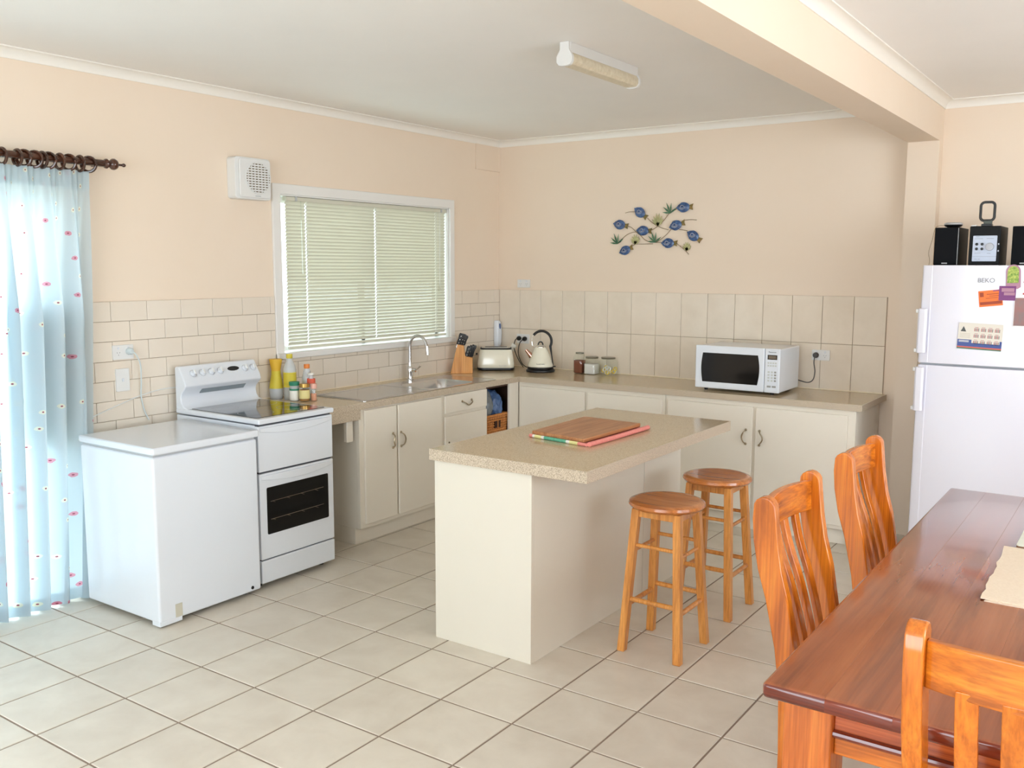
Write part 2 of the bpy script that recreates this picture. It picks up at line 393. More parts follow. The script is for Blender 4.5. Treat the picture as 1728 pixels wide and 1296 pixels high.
# cornices (coved)
def cove(d=.055, h=.047):
    pts = [(0, 0)]
    for k in range(9):
        a = k/8*PI/2; pts.append((.006+(d-.012)*(1-math.cos(a)) if k else .006, .0+(h-.006)*math.sin(a)))
    pts += [(d, h-.006), (d, h), (0, h)]
    return pts
cz = CEIL-.047
MB().prism([(x, cz+z) for x, z in cove()], 1, YF, 0).build('trim_1', 'trim', kind='structure', smooth=50)
MB().prism([(-x, cz+z) for x, z in cove()], 0, .0, BX0).build('trim_2', 'trim', kind='structure', smooth=50)
MB().prism([(BX1+x, cz+z) for x, z in cove()], 1, YF, 0).build('trim_3', 'trim', kind='structure', smooth=50)
MB().prism([(-x, cz+z) for x, z in cove()], 0, BX1, XR).build('trim_4', 'trim', kind='structure', smooth=50)
box(0, .012, -.315, 0, 2.418, 2.61).build('trim_6', 'wall', kind='structure', bevel=.002)
# outside ground
box(-30, -.14, -30, 30, -.25, -.1).build('ground', mottled('pale outdoor paving', (206, 206, 198), (184, 188, 176), .6, .9), kind='structure', smooth=0)

# wall tiles ------------------------------------------------------------------
ZT = 1.4844; TH = .1026; TW = .2092
def wtile(w, h, m):                      # thin tile lying in the y-z plane, face towards +x
    g = .0013; c = .0012; mb = MB()
    def R(d, x): return [(x, -w/2+d, -h/2+d), (x, w/2-d, -h/2+d), (x, w/2-d, h/2-d), (x, -w/2+d, h/2-d)]
    mb.loft([R(g, .0), R(g, .0058), R(g+c, .007)]); bmesh.ops.recalc_face_normals(mb.bm, faces=mb.bm.faces)
    me = bpy.data.meshes.new('tile'); mb.bm.to_mesh(me); mb.bm.free(); me.materials.append(M[m]); return me
MB().box(0, .004, -3.9, -2.34, ZC-.02, ZT-.001).box(0, .004, -.605, 0, ZC-.02, ZT-.001).box(0, .004, -2.34, -.605, ZC-.02, 1.10).build('grout_bed', 'wgrout', wall_left, smooth=0)
tm = {}
WFy0, WFy1, WFz0 = -2.348, -.598, 1.098
for r in range(7):
    z1 = ZT-r*TH; z0 = z1-TH if r < 6 else z1-.05
    k0 = -2.3824 + (TW/2 if r % 2 else 0)
    ks = sorted([k0+k*TW for k in range(-8, 12)])
    for a in ks:
        segs = [(max(a, -3.87), min(a+TW, 0))]
        out = []
        for (p, q) in segs:
            if z1 > WFz0+.003 and z0 > WFz0-.06 and r <= 3:   # rows that meet the window frame
                if r == 3 or z0 >= WFz0: 
                    if q <= WFy0 or p >= WFy1: out.append((p, q, z0, z1))
                    else:
                        if p < WFy0-.004: out.append((p, WFy0, z0, z1))
                        if q > WFy1+.004: out.append((WFy1, q, z0, z1))
                        zz = WFz0
                        if z0 < zz: out.append((max(p, WFy0), min(q, WFy1), z0, zz))
            else: out.append((p, q, z0, z1))
        for (p, q, za, zb) in out:
            if q-p < .006 or zb-za < .006: continue
            key = (round(q-p, 3), round(zb-za, 3))
            if key not in tm: tm[key] = wtile(key[0], key[1], 'brick')
            copies(tm[key], 'tile', None, wall_left, (.0035, (p+q)/2, (za+zb)/2))
bw = MB().box(0.004, 3.016, -.004, 0, ZC-.02, ZT-.001).build('grout_bed', 'wgrout', wall_back, smooth=0)
bt = {}
ZM = 1.173
for k in range(15):
    xa, xb = .014+.2*k, .014+.2*(k+1)
    for (za, zb) in ((ZM, ZT), (ZC, ZM)):
        key = round(zb-za, 4)
        if key not in bt: bt[key] = wtile(.2, zb-za, 'btile')
        o = copies(bt[key], 'tile', None, wall_back, ((xa+xb)/2, -.0035, (za+zb)/2)); o.rotation_euler = (0, 0, -PI/2)
box(.012, 3.014, -.016, -.008, ZC, ZC+.007).build('sealant_bead', 'silicone', wall_back, bevel=.002)
box(.0105, .016, -2.5, -.01, ZC, ZC+.007).build('sealant_bead', 'silicone', wall_left, bevel=.002)

# window ---------------------------------------------------------------------
win = box(-.135, -.128, WY0, WY1, WZ0, WZ1).build('window_1', 'pane', kind='structure', org=(0, -1.47, WZ0), smooth=0)
fr = MB()
fr.box(0, .018, WFy0, WFy1, WZ1-.004, 2.162).box(0, .018, WFy0, WY0+.004, WFz0, WZ1).box(0, .018, WY1-.004, WFy1, WFz0, WZ1)
fr.build('architrave', 'winframe', win, bevel=.004)
MB().box(-.14, .034, WFy0, WFy1, WFz0, WZ0+.002).build('window_sill', 'winframe', win, bevel=.005)
rv = MB().box(-.14, 0, WY0, WY0+.012, WZ0, WZ1).box(-.14, 0, WY1-.012, WY1, WZ0, WZ1).box(-.14, 0, WY0, WY1, WZ1-.012, WZ1)
rv.build('window_reveal', 'winframe', win, bevel=.002)
sf = MB()
for a, b in ((WY0+.012, -1.45), (-1.49, WY1-.012)):
    sf.box(-.135, -.105, a, a+.035, WZ0, WZ1-.012).box(-.135, -.105, b-.035, b, WZ0, WZ1-.012).box(-.135, -.105, a, b, WZ0, WZ0+.035).box(-.135, -.105, a, b, WZ1-.047, WZ1-.012)
sf.build('window_sash', 'winframe', win, bevel=.003)

# venetian blind ----------------------------------------------------------------
BY0, BY1 = -2.216, -.664
bl = thing('venetian_blind', (-.025, (BY0+BY1)/2, 1.16), 'cream venetian blind with closed slats hanging in the kitchen window', 'blind')
box(-.045, -.008, BY0-.004, BY1+.002, 2.066, 2.091).build('headrail', 'slat', bl, bevel=.002)
for yy in (BY0+.075, BY1-.06): box(-.047, -.005, yy-.008, yy+.008, 2.066, 2.093).build('bracket', 'grey', bl, bevel=.001)
sm = None; N = 41; SLAT = 60
for k in range(N):
    z = 2.055 - k*(2.055-1.186)/(N-1)
    if sm is None:
        mb = MB(); an_ = math.radians(SLAT)
        def sect(yy, qa, qb):
            pr = []
            for up in (1, 0):
                for q in (range(qa, qb+1) if up else range(qb, qa-1, -1)):
                    t = q/8-.5; bx = t*.025; bz = .0016*(1-(2*t)**2)-(0 if up else .0006)
                    pr.append((bx*math.cos(an_)-bz*math.sin(an_), yy, bx*math.sin(an_)+bz*math.cos(an_)))
            return pr
        hs = [-2.05, -1.42, -.775]; y_ = BY0
        for h in hs: mb.loft([sect(y_, 0, 8), sect(h-.003, 0, 8)]); mb.loft([sect(h-.003, 0, 1), sect(h+.003, 0, 1)]); mb.loft([sect(h-.003, 7, 8), sect(h+.003, 7, 8)]); y_ = h+.003
        mb.loft([sect(y_, 0, 8), sect(BY1, 0, 8)])
        bmesh.ops.translate(mb.bm, verts=mb.bm.verts, vec=(0, -(BY0+BY1)/2, 0)); bmesh.ops.recalc_face_normals(mb.bm, faces=mb.bm.faces)
        sm = bpy.data.meshes.new('slat'); mb.bm.to_mesh(sm); mb.bm.free(); sm.materials.append(M['slat'])
    copies(sm, 'slat', None, bl, (-.027, (BY0+BY1)/2, z))
box(-.037, -.017, BY0, BY1, 1.150, 1.166).build('bottom_rail', 'slat', bl, bevel=.003)
for yy in (-2.05, -1.42, -.775):
    MB().tube([(-.013, yy, 2.07), (-.013, yy, 1.16)], .0007, 6).build('ladder_cord', 'cord', bl)
MB().tube([(-.006, BY0+.11, 2.07), (-.004, BY0+.112, 1.62)], .003, 8).build('tilt_wand', 'pane', bl)
for d in (0, .012): MB().tube([(-.005, BY1-.09+d, 2.07), (-.004, BY1-.09+d*.4, 1.52)], .0008, 6).build('pull_cord', 'cord', bl)
MB().lathe([(.001, .03), (.004, .025), (.007, 0), (.001, 0)], (-.004, BY1-.087, 1.49), 10).build('cord_tassel', 'slat', bl)

# sliding door behind curtain
dr = box(-.12, -.112, DY0, DY1, .03, DZ).build('door_1', 'pane', kind='structure', org=(0, -4.6, 0), smooth=0)
df = MB().box(-.14, -.06, DY0, DY0+.05, 0, DZ).box(-.14, -.06, DY1-.05, DY1, 0, DZ).box(-.14, -.06, DY0, DY1, DZ-.05, DZ).box(-.14, -.04, DY0, DY1, -.002, .03).box(-.13, -.07, -4.64, -4.58, 0, DZ)
df.build('door_frame', 'winframe', dr, bevel=.004)

# ================================================================== CURTAIN + ROD
CX = .092
ct = thing('curtain', (CX, -4.1, 0), 'pale blue floral curtain hanging in pleats over the bright glass door', 'curtain')
def cur(u, v):
    y = -4.75 + (1.218)*u; v2 = 1-v
    yend = -3.560 - .085*min(1, v2*1.0)
    y = -4.75 + (yend+4.75)*u
    ph = u*2*PI*11.0
    amp = .010 + .036*min(1, max(0, (v2-.05)*3.5)) 
    x = CX + amp*(math.sin(ph+.5*math.sin(v2*2.2+u*9)) + .28*math.sin(2.1*ph+1+v2)) + .006*math.sin(ph*3.1)*(1-v2)
    y += .034*math.cos(ph*.97+.8)*min(1, v2*3)
    z = .016 + (2.122-.016)*v + .008*math.sin(ph)*(1-v)
    return (x, y, z)
MB().grid(cur, 330, 46, lambda u, v: (u*2.35, v*2.08)).build('cloth', 'curtain', ct, smooth=180)
MB().grid(lambda u, v: (cur(u, .028*v)[0]-.004, cur(u, .028*v)[1], cur(u, .028*v)[2]), 330, 2, lambda u, v: (u*2.35, v*.06)).build('hem', 'curtain', ct, smooth=180)
hd = MB(); hd.grid(lambda u, v: (cur(u, 1)[0]-.004, cur(u, 1)[1], 2.035+.087*v), 330, 2, lambda u, v: (u*2.35, v*.09)).build('header_tape', 'curtain', ct, smooth=180)
rd = thing('curtain_rod', (.1, -3.9, 2.165), 'dark wooden curtain rod with turned finial and rings', 'curtain rod')
RZ = 2.168
MB().lathe([(.0175, -5.3), (.0175, -3.47)], (.092, 0, RZ), 20, axis=1).build('pole', 'rod', rd)
MB().lathe([(.0175, -3.475), (.023, -3.468), (.0245, -3.46), (.017, -3.45), (.012, -3.446), (.020, -3.44), (.0275, -3.43), (.0285, -3.42), (.023, -3.408), (.011, -3.40), (.006, -3.393), (.0055, -3.377), (.009, -3.371), (.0095, -3.365), (.006, -3.359), (.001, -3.357)], (.092, 0, RZ), 20, axis=1).build('finial', 'rod', rd)
for yy, tl in ((-3.555, 1.0), (-3.60, .1), (-3.655, .75), (-3.70, .15), (-3.755, .9), (-3.785, .25), (-3.82, 1.0), (-3.87, .8), (-3.90, .1), (-3.97, .2), (-4.03, .6), (-4.1, .1), (-4.2, .4), (-4.3, .1)):
    pts = []
    for k in range(20):
        a = 2*PI*k/20; px_, pz = .035*math.cos(a), .035*math.sin(a)
        pts.append((.092+px_*math.cos(tl*.7), yy+px_*math.sin(tl*.7), RZ-.012+pz))
    g = MB().tube(pts, .0075, 8, closed=True).build('ring', 'rod', rd)
box(0, .1, -4.42, -4.40, RZ-.008, RZ+.008).build('bracket', 'rod', rd, bevel=.003)
box(0, .095, -3.49, -3.478, RZ-.012, RZ+.004).build('bracket', 'rod', rd, bevel=.003)

# ================================================================== WALL FITTINGS, LEFT
vf = thing('extractor_fan', (0, -2.535, 2.06), 'square white wall extractor fan with a round grille beside window', 'fan')
MB().prism(rrect(-2.535, 2.168, .128, .118, .02), 0, 0, .072).build('housing', 'white2', vf, bevel=.004)
MB().prism(rrect(-2.527, 2.169, .112, .110, .02), 0, .072, .084).build('cover', 'white2', vf, bevel=.005)
GR, GX, GY, GZ = .088, .0842, -2.510, 2.172
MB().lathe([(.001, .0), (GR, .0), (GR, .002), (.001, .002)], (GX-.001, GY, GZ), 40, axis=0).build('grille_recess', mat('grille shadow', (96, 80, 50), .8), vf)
gb = MB()
for k in range(-6, 7):
    z = k*.0142; hw = math.sqrt(max(0, GR**2-z*z)); gb.box(GX+.001, GX+.006, GY-hw, GY+hw, GZ+z-.0042, GZ+z+.0042)
for k in range(-3, 4):
    y = k*.024; hh = math.sqrt(max(0, GR**2-y*y)); gb.box(GX+.0014, GX+.0066, GY+y-.0022, GY+y+.0022, GZ-hh, GZ+hh)
gb.build('grille', 'white2', vf, smooth=0)
MB().tube([(GX+.003, GY+(GR+.001)*math.cos(a), GZ+(GR+.001)*math.sin(a)) for a in [2*PI*k/32 for k in range(32)]], .0035, 6, closed=True).build('grille_rim', 'white2', vf)
box(.0838, .0846, -2.532, -2.492, 2.067, 2.072).build('maker_mark', 'grey', vf)

def outlet(cx, cz, w, h, wall, label, n=2, name='power_outlet'):
    if wall == 'L': loc = (.0105, cx, cz)
    else: loc = (cx, wall, cz)
    t = thing(name, loc, label, 'outlet')
    rz = 0 if wall == 'L' else -PI/2
    t.rotation_euler = (0, 0, rz)
    MB().prism(rrect(0, 0, w/2, h/2, .004), 0, -.002, .009).build('face_plate', 'white2', t, bevel=.0015, local=True)
    dm = M['gap']
    for s in ([-1, 1] if n == 2 else []):
        mb = MB()
        for (a, yy, zz) in ((.5, -.007, .002), (-.5, .007, .002), (0, 0, -.010)):
            mb.box(.0088, .0094, s*w*.24+yy-.001, s*w*.24+yy+.001, zz-.003-.004, zz+.003-.004, Matrix.Rotation(a, 3, 'X'))
        mb.build('socket_slots', dm, t, local=True, smooth=0)
        MB().box(.009, .0115, s*w*.24-.005, s*w*.24+.005, h*.22, h*.22+.010).build('rocker_switch', 'white', t, local=True, bevel=.001)
    if n == 1: MB().box(.009, .012, -.006, .006, -.008, .008).build('rocker_switch', 'white', t, local=True, bevel=.001)
    return t
outlet(-3.374, 1.222, .118, .074, 'L', 'double power outlet on brick tiles with grey plug above the freezer')
outlet(-3.384, 1.077, .076, .118, 'L', 'upright single isolator switch below the outlet above the freezer', 1, 'wall_switch')
outlet(.248, 1.535, .118, .064, -.0005, 'double power outlet on peach wall above the splashback corner')
outlet(.250, 1.095, .118, .074, -.0105, 'double power outlet behind kettle holding two black plugs')
outlet(2.618, 1.096, .116, .068, -.0105, 'double power outlet right of the microwave with one dark plug')
def cord(pts, r, m, name, label, cat='cord', sub=3):
    P = [Vector(p) for p in pts]; out = []
    for i in range(len(P)-1):
        p0 = P[max(i-1, 0)]; p1 = P[i]; p2 = P[i+1]; p3 = P[min(i+2, len(P)-1)]
        for k in range(6):
            t = k/6; out.append(.5*((2*p1)+(-p0+p2)*t+(2*p0-5*p1+4*p2-p3)*t*t+(-p0+3*p1-3*p2+p3)*t**3))
    out.append(P[-1])
    return out
def plug_cord(name, plug_at, axis, pts, r, m, label):
    t = thing(name, plug_at, label, 'plug')
    c = Vector(plug_at)
    if axis == 0: MB().lathe([(.001, .0), (.017, .0), (.019, .006), (.018, .02), (.012, .03), (.001, .031)], c, 16, axis=0).build('plug', m, t)
    else: MB().lathe([(.001, .0), (.017, .0), (.019, -.006), (.018, -.02), (.012, -.03), (.001, -.031)], c, 16, axis=1).build('plug', m, t)
    MB().tube(cord(pts, r, m, '', ''), r, 8).build('flex', m, t)
    return t
plug_cord('power_plug', (.02, -3.345, 1.225), 0, [(.045, -3.342, 1.225), (.052, -3.322, 1.205), (.045, -3.296, 1.15), (.03, -3.286, 1.06), (.02, -3.284, .98), (.02, -3.268, .9), (.03, -3.25, .85)], .0035, mat('pale grey plug', (196, 206, 208), .4), 'pale grey plug and flex hanging from outlet down behind freezer')
cw = MB().tube(cord([(.016, -3.56, .905), (.016, -3.41, .95), (.016, -3.28, .985), (.016, -3.14, 1.005), (.016, -2.99, 1.0)], .003, None, '', ''), .0028, 8).build('cable', 'cord', org=(.016, -3.3, .9), label='thin white cable clipped along the tiles behind the cooker', cat='cable')

# ================================================================== FREEZER
fz = thing('chest_freezer', (.44, -3.42, 0), 'white chest freezer with a hinged lid between curtain and cooker', 'freezer')
FX0, FX1, FY0, FY1 = .152, .742, -3.715, -3.122
MB().box(FX0, FX1, FY0, FY1, .022, .805).build('cabinet', 'white', fz, bevel=.012, seg=3)
MB().box(FX0+.01, FX1-.012, FY0+.01, FY1-.01, .803, .815).build('lid_seal', 'grey', fz)
MB().box(FX0-.002, FX1+.012, FY0-.006, FY1+.006, .815, .850).build('lid', 'white', fz, bevel=.010, seg=3)
box(FX1-.002, FX1+.0016, FY0+.084, FY0+.122, .03, .094).build('rating_label', mat('grey badge', (196, 192, 176), .5), fz, bevel=.001)
MB().lathe([(.001, 0), (.009, 0), (.008, .003), (.001, .003)], (FX1, -3.180, .045), 12, axis=0).build('drain_plug', 'dark', fz)
for (a, b) in ((FX0+.06, FY0+.06), (FX1-.07, FY0+.06), (FX0+.06, FY1-.06), (FX1-.07, FY1-.06)): MB().lathe([(.02, 0), (.022, .024)], (a, b, 0), 12).build('foot', 'dark', fz)
MB().box(FX1-.06, FX1+.001, FY0, FY0+.12, .008, .03).build('corner_foot', 'white', fz, bevel=.002)

# ================================================================== COOKER
SYa, SYb, SXf = -3.098, -2.578, .72
ck = thing('electric_cooker', (.4, -2.84, 0), 'white upright electric cooker with black glass hob and raised control panel', 'cooker')
MB().box(.05, SXf-.03, SYa+.004, SYb-.004, .035, .862).build('body', 'white', ck, bevel=.004)
for a in (.10, .64):
    for b in (SYa+.04, SYb-.04): MB().lathe([(.018, 0), (.018, .04)], (a, b, 0), 12).build('foot', 'dark', ck)
MB().box(.05, SXf+.012, SYa-.002, SYb+.002, .868, .896).build('hob_surround', 'white', ck, bevel=.009, seg=3)
MB().prism([(x, y) for x, y in rrect((.15+SXf-.03)/2, (SYa+SYb)/2, (SXf-.03-.15)/2, .236, .012)], 2, .8955, .8985).build('hob_glass', 'glassblack', ck, bevel=.001)
for (a, b, r) in ((.29, SYa+.14, .075), (.29, SYb-.14, .092), (.54, SYa+.14, .092), (.54, SYb-.14, .075)):
    MB().tube([(a+r*math.cos(q), b+r*math.sin(q), .8987) for q in [2*PI*k/40 for k in range(40)]], .0011, 4, closed=True, flat=.3).build('hotplate_ring', 'grey', ck)
# backguard: curved splash and sloping control panel
prof = [(.05, .885), (.05, 1.118), (.062, 1.126), (.085, 1.123), (.135, 1.045), (.142, 1.018), (.128, 1.000), (.10, .975), (.094, .955), (.10, .925), (.118, .905), (.15, .897), (.15, .885)]
MB().prism(prof, 1, SYa+.002, SYb-.002).build('backguard', 'white', ck, bevel=.008, seg=3, smooth=40)
MB().prism([(.10, .969), (.112, .983), (.1245, .995), (.12, .999), (.108, .99), (.097, .975)], 1, SYa+.12, SYb-.10).build('vent_slot', mat('vent slot', (140, 150, 155), .6), ck)
n_ = Vector((.078, 0, .05)).normalized(); fu = Vector((0, 1, 0)); fv = Vector((-.05, 0, .078)).normalized()
def pnl(yf, v, out=0): 
    return Vector((.110, SYa+(SYb-SYa)*yf, 1.084)) + fv*v + n_*out
def knob(yf, r=.0175):
    c = pnl(yf, -.002); prof_ = [(r, .0), (r, .006), (r*.8, .010), (r*.78, .018), (.001, .0185)]
    rings = []
    for (rad, h) in prof_: rings.append([c+n_*h+(fu*math.cos(2*PI*k/20)+fv*math.sin(2*PI*k/20))*max(rad, .0003) for k in range(20)])
    o = MB().loft(rings).build('knob', 'white', ck)
    c2 = c+n_*.018; mb = MB(); mb.loft([[c2+fu*a*.0035+fv*b*r*.8+n_*h for a, b in ((-1, -1), (1, -1), (1, 1), (-1, 1))] for h in (0, .006)])
    mb.build('knob_grip', 'white2', o, bevel=.001)
    rr = [c+n_*.0012+(fu*math.cos(2*PI*k/24)+fv*math.sin(2*PI*k/24))*(r+.0035) for k in range(24)]
    MB().tube(rr, .0007, 4, closed=True).build('dial_ring', 'grey', ck)
for yf in (.145, .26, .375, .49, .82, .93): knob(yf)
cc = pnl(.665, .004, .001); rg = [[cc+n_*h+fu*.040*math.cos(2*PI*k/28)+fv*.014*math.sin(2*PI*k/28) for k in range(28)] for h in (-.002, .0015)]
MB().loft(rg).build('clock_display', 'glassblack', ck)
for dy in (.62, .66, .70): 
    c = pnl(dy, -.018, .001); MB().loft([[c+n_*h+fu*.003*math.cos(2*PI*k/10)+fv*.003*math.sin(2*PI*k/10) for k in range(10)] for h in (-.001, .002)]).build('timer_button', 'white2', ck)
# front: grill door, oven door, drawer
xf = SXf
def door_panel(name, z0, z1, bulge=True):
    return MB().box(xf-.032, xf, SYa+.002, SYb-.002, z0, z1).build(name, 'white', ck, bevel=.006, seg=3)
MB().box(xf-.034, xf-.012, SYa+.008, SYb-.008, .06, .866).build('door_seam', 'gap', ck)
gd = door_panel('grill_door', .620, .858)
od = door_panel('oven_door', .158, .611)
dw = door_panel('storage_drawer', .032, .152)
def lip(z, par, w=.02):    # arched finger lip along the top of a door
    rings = []
    for k in range(25):
        t = k/24; y = SYa+.012+(SYb-SYa-.024)*t; d = .004+.010*math.sin(PI*t)**.7; zz = z-.022*math.sin(PI*t)
        rings.append([(xf-.002, y, z+.012), (xf+d, y, z+.010), (xf+d, y, zz-.008), (xf-.002, y, zz-.010)])
    MB().loft(rings).build('door_grip', 'white', par, bevel=.003)
lip(.838, gd); lip(.590, od)
MB().prism(rrect(-2.838, .411, .215, .124, .008), 0, xf-.002, xf+.0025).build('oven_window', 'ovenglass', od, bevel=.001)
wr_ = MB()
for z in (.365, .46):
    wr_.tube([(xf+.0028, -3.03, z), (xf+.0028, -2.66, z+.004)], .0013, 6)
    for k in range(4): wr_.tube([(xf+.0026, -3.02+.1*k, z), (xf+.0026, -3.0+.1*k, z-.008)], .0007, 5)
wr_.build('oven_rack', 'rack', od)

# ================================================================== BASE CABINETS, LEFT RUN
CF = .59                                   # face plane of the left run
sc_u = thing('sink_cabinet', (.3, -1.6, 0), 'cream sink cabinet with two doors and a drawer under the window', 'cabinet')
T = .831; YA, YB = -2.240, -.977
MB().box(.02, CF-.0205, YA, YA+.018, .1, T).build('side_panel', 'cab', sc_u, bevel=.001)
MB().box(.02, CF-.0205, YB-.018, YB, .1, T).build('side_panel', 'cab', sc_u, bevel=.001)
MB().box(.02, CF-.03, YA+.018, YB-.018, .1, .118).build('bottom_panel', 'cab', sc_u)
MB().box(.02, CF-.045, YA-.002, YB, 0, .1).build('kickboard', 'cab', sc_u, bevel=.001)
ff = MB().box(CF-.02, CF, YA, YB, T-.028, T).box(CF-.02, CF, YA, YB, .1, .14)
for (a, b) in ((YA, YA+.04), (-1.932, -1.90), (-1.485, -1.445), (YB-.012, YB)): ff.box(CF-.02, CF, a, b, .14, T-.028)
ff.box(CF-.02, CF, -1.445, YB-.012, .665, .715)
ff.build('face_frame', 'cab', sc_u, bevel=.001)
def bow_handle(par, ends, bow, out, m='nickel'):
    a, b = Vector(ends[0]), Vector(ends[1]); bow = Vector(bow); out = Vector(out); pts = []
    for k in range(17):
        t = k/16; s = math.sin(PI*t); pts.append(a+(b-a)*t + bow*s**1.2 + out*min(1, s*2.2))
    MB().tube(pts, .004, 8, rr=[.0032+.0018*math.cos(PI*(k/16-.5)) for k in range(17)]).build('handle', m, par)
    for e in (a, b):
        d = out.normalized(); ax = 0 if abs(d.x) > .5 else 1; sg = 1 if d[ax] > 0 else -1
        MB().lathe([(.0085, 0), (.0085, .003*sg), (.005, .007*sg)], e, 12, axis=ax).build('handle_mount', m, par)
def panel_x(par, name, y0, y1, z0, z1, t=.016): return MB().box(CF, CF+t, y0, y1, z0, z1).build(name, 'cab', par, bevel=.004)
d1 = panel_x(sc_u, 'door', -2.205, -1.925, .125, T-.012); bow_handle(d1, [(CF+.016, -1.962, .648), (CF+.016, -1.962, .560)], (0, -.014, 0), (.024, 0, 0))
d2 = panel_x(sc_u, 'door', -1.908, -1.482, .125, T-.012); bow_handle(d2, [(CF+.016, -1.888, .645), (CF+.016, -1.888, .557)], (0, .022, 0), (.020, 0, 0))
d3 = panel_x(sc_u, 'drawer', -1.448, -.985, .700, T-.010); bow_handle(d3, [(CF+.016, -1.268, .765), (CF+.016, -1.165, .765)], (0, 0, -.028), (.022, 0, 0))
d4 = panel_x(sc_u, 'door', -1.448, -.985, .125, .680)
MB().lathe([(.006, 0), (.006, .004), (.001, .005)], (CF+.016, -1.412, .505), 12, axis=0).build('screw_cap', mat('screw cap', (110, 92, 70), .6), d4)
# open corner compartment
oc = thing('corner_cupboard', (.3, -.8, 0), 'open doorless corner cupboard with a dark interior beside the drawers', 'cabinet')
MB().box(.02, .56, -.975, -.970, .1, T).build('side_panel', 'cabin', oc)
MB().box(.02, .56, -.560, -.545, .1, T).build('side_panel', 'cabin', oc)
MB().box(.012, .022, -.970, -.560, .1, T).build('back_panel', 'cabin', oc)
MB().box(.02, .588, -.970, -.560, .1, .118).build('shelf', 'cabin', oc)
MB().box(.02, .55, -.970, -.560, .405, .418).build('shelf', 'cabin', oc)
MB().box(.02, .545, -.977, -.56, 0, .1).build('kickboard', 'cab', oc, bevel=.001)
MB().box(.572, .590, -.690, -.572, .1, T).build('corner_post', 'cab', oc, bevel=.002)
MB().box(.50, .575, -.970, -.690, T-.02, T).build('top_rail', 'cabin', oc)
# wicker basket with bags inside the compartment
bk = thing('wicker_basket', (.42, -.79, .418), 'orange wicker basket with a square handle hole in the open cupboard', 'basket')
def wk(u0, u1, fn, nrow=11, ncol=12, h=.18):
    mb = MB()
    for r in range(nrow):
        z = .424+h*r/(nrow-1)
        pts = []
        for c in range(ncol*3+1):
            t = c/(ncol*3); p = fn(t, (z-.42)/h); off = .004*math.sin(PI*c/1.5+(PI if r % 2 else 0)); pts.append((p[0]+off*p[2], p[1]+off*p[3], z))
        mb.tube(pts, .0068, 6, flat=1.1)
    for c in range(ncol+1):
        t = c/ncol; a = fn(t, 0); b = fn(t, 1); mb.tube([(a[0], a[1], .42), (b[0], b[1], .42+h+.004)], .004, 5)
    return mb
wk(0, 1, lambda t, v: (.545+.012*v, -.925-.008*v+(.245+.016*v)*t, 1, 0)).build('front_weave', 'wicker', bk)
wk(0, 1, lambda t, v: (.545+.012*v-(.25+.02*v)*t, -.680+.008*v, 0, 1), ncol=8).build('side_weave', 'wicker', bk)
wk(0, 1, lambda t, v: (.545+.012*v-(.25+.02*v)*t, -.925-.008*v, 0, 1), ncol=8).build('side_weave', 'wicker', bk)
MB().tube([(.557, -.935, .606), (.557, -.672, .606), (.29, -.672, .606), (.29, -.935, .606)], .0085, 8, closed=True).build('rim', 'wicker', bk)
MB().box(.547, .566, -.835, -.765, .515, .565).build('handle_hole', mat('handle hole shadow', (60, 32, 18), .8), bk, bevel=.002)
MB().box(.562, .569, -.804, -.796, .51, .57).build('handle_bar', 'wicker', bk, bevel=.001)
def crumple(c, r, seed, m, label):
    rnd = random.Random(seed); mb = MB(); bmesh.ops.create_icosphere(mb.bm, subdivisions=4, radius=1)
    ph = [(Vector((rnd.uniform(-1, 1), rnd.uniform(-1, 1), rnd.uniform(-1, 1))).normalized(), rnd.uniform(4, 11), rnd.uniform(0, 6)) for _ in range(9)]
    for v in mb.bm.verts:
        n = v.co.normalized(); d = 1+sum(.055*abs(math.sin(n.dot(k)*f+p)) for k, f, p in ph)-.2
        v.co = Vector((c[0]+n.x*r[0]*d, c[1]+n.y*r[1]*d, c[2]+n.z*r[2]*d))
    return mb.build('plastic_bag', m, smooth=25, label=label, cat='bag')
crumple((.43, -.865, .675), (.105, .085, .130), 3, 'bag2', 'crumpled clear grey plastic bag stuffed in the left of basket')
crumple((.44, -.745, .650), (.10, .075, .115), 9, 'bag', 'crumpled blue plastic bag stuffed in the right of basket')
# end bracket under worktop stub
box(.545, .575, -2.325, -2.272, .640, .768).build('support_block', 'cab', bevel=.006, label='small cream support block under the worktop beside the cooker', cat='bracket')

# ================================================================== BACK RUN CABINETS
BF = -.57
def back_unit(x0, x1, doors, label, handles, end=False):
    t = thing('base_cabinet', ((x0+x1)/2, -.3, 0), label, 'cabinet', None)
    MB().box(x0, x0+.018, BF+.0205, -.02, .1, T).build('side_panel', 'cab', t, bevel=.001)
    MB().box(x1-.018, x1, BF+.0205, -.02, .0 if end else .1, T).build('side_panel', 'cab', t, bevel=.001)
    MB().box(x0+.018, x1-.018, BF+.03, -.02, .1, .118).build('bottom_panel', 'cab', t)
    MB().box(x0, x1-.001, BF+.045, -.02, 0, .1).build('kickboard', 'cab', t, bevel=.001)
    f = MB().box(x0, x1, BF, BF+.02, T-.045, T).box(x0, x1, BF, BF+.02, .1, .14)
    f.box(x0, x0+.03, BF, BF+.02, .14, T-.045).box(x1-.045 if end else x1-.03, x1, BF, BF+.02, .14, T-.045).box(doors[0][1]-.015, doors[1][0]+.015, BF, BF+.02, .14, T-.045)
    f.build('face_frame', 'cab', t, bevel=.001)
    for i, (a, b) in enumerate(doors):
        d = MB().box(a, b, BF-.016, BF, .125, T-.032).build('door', 'cab', t, bevel=.004)
        if handles:
            hx, bw = ((b-.040), (-.020, 0, 0)) if i == 0 else ((a+.030), (.026, 0, 0))
            bow_handle(d, [(hx, BF-.016, .652), (hx, BF-.016, .562)], bw, (0, -.022, 0))
    return t
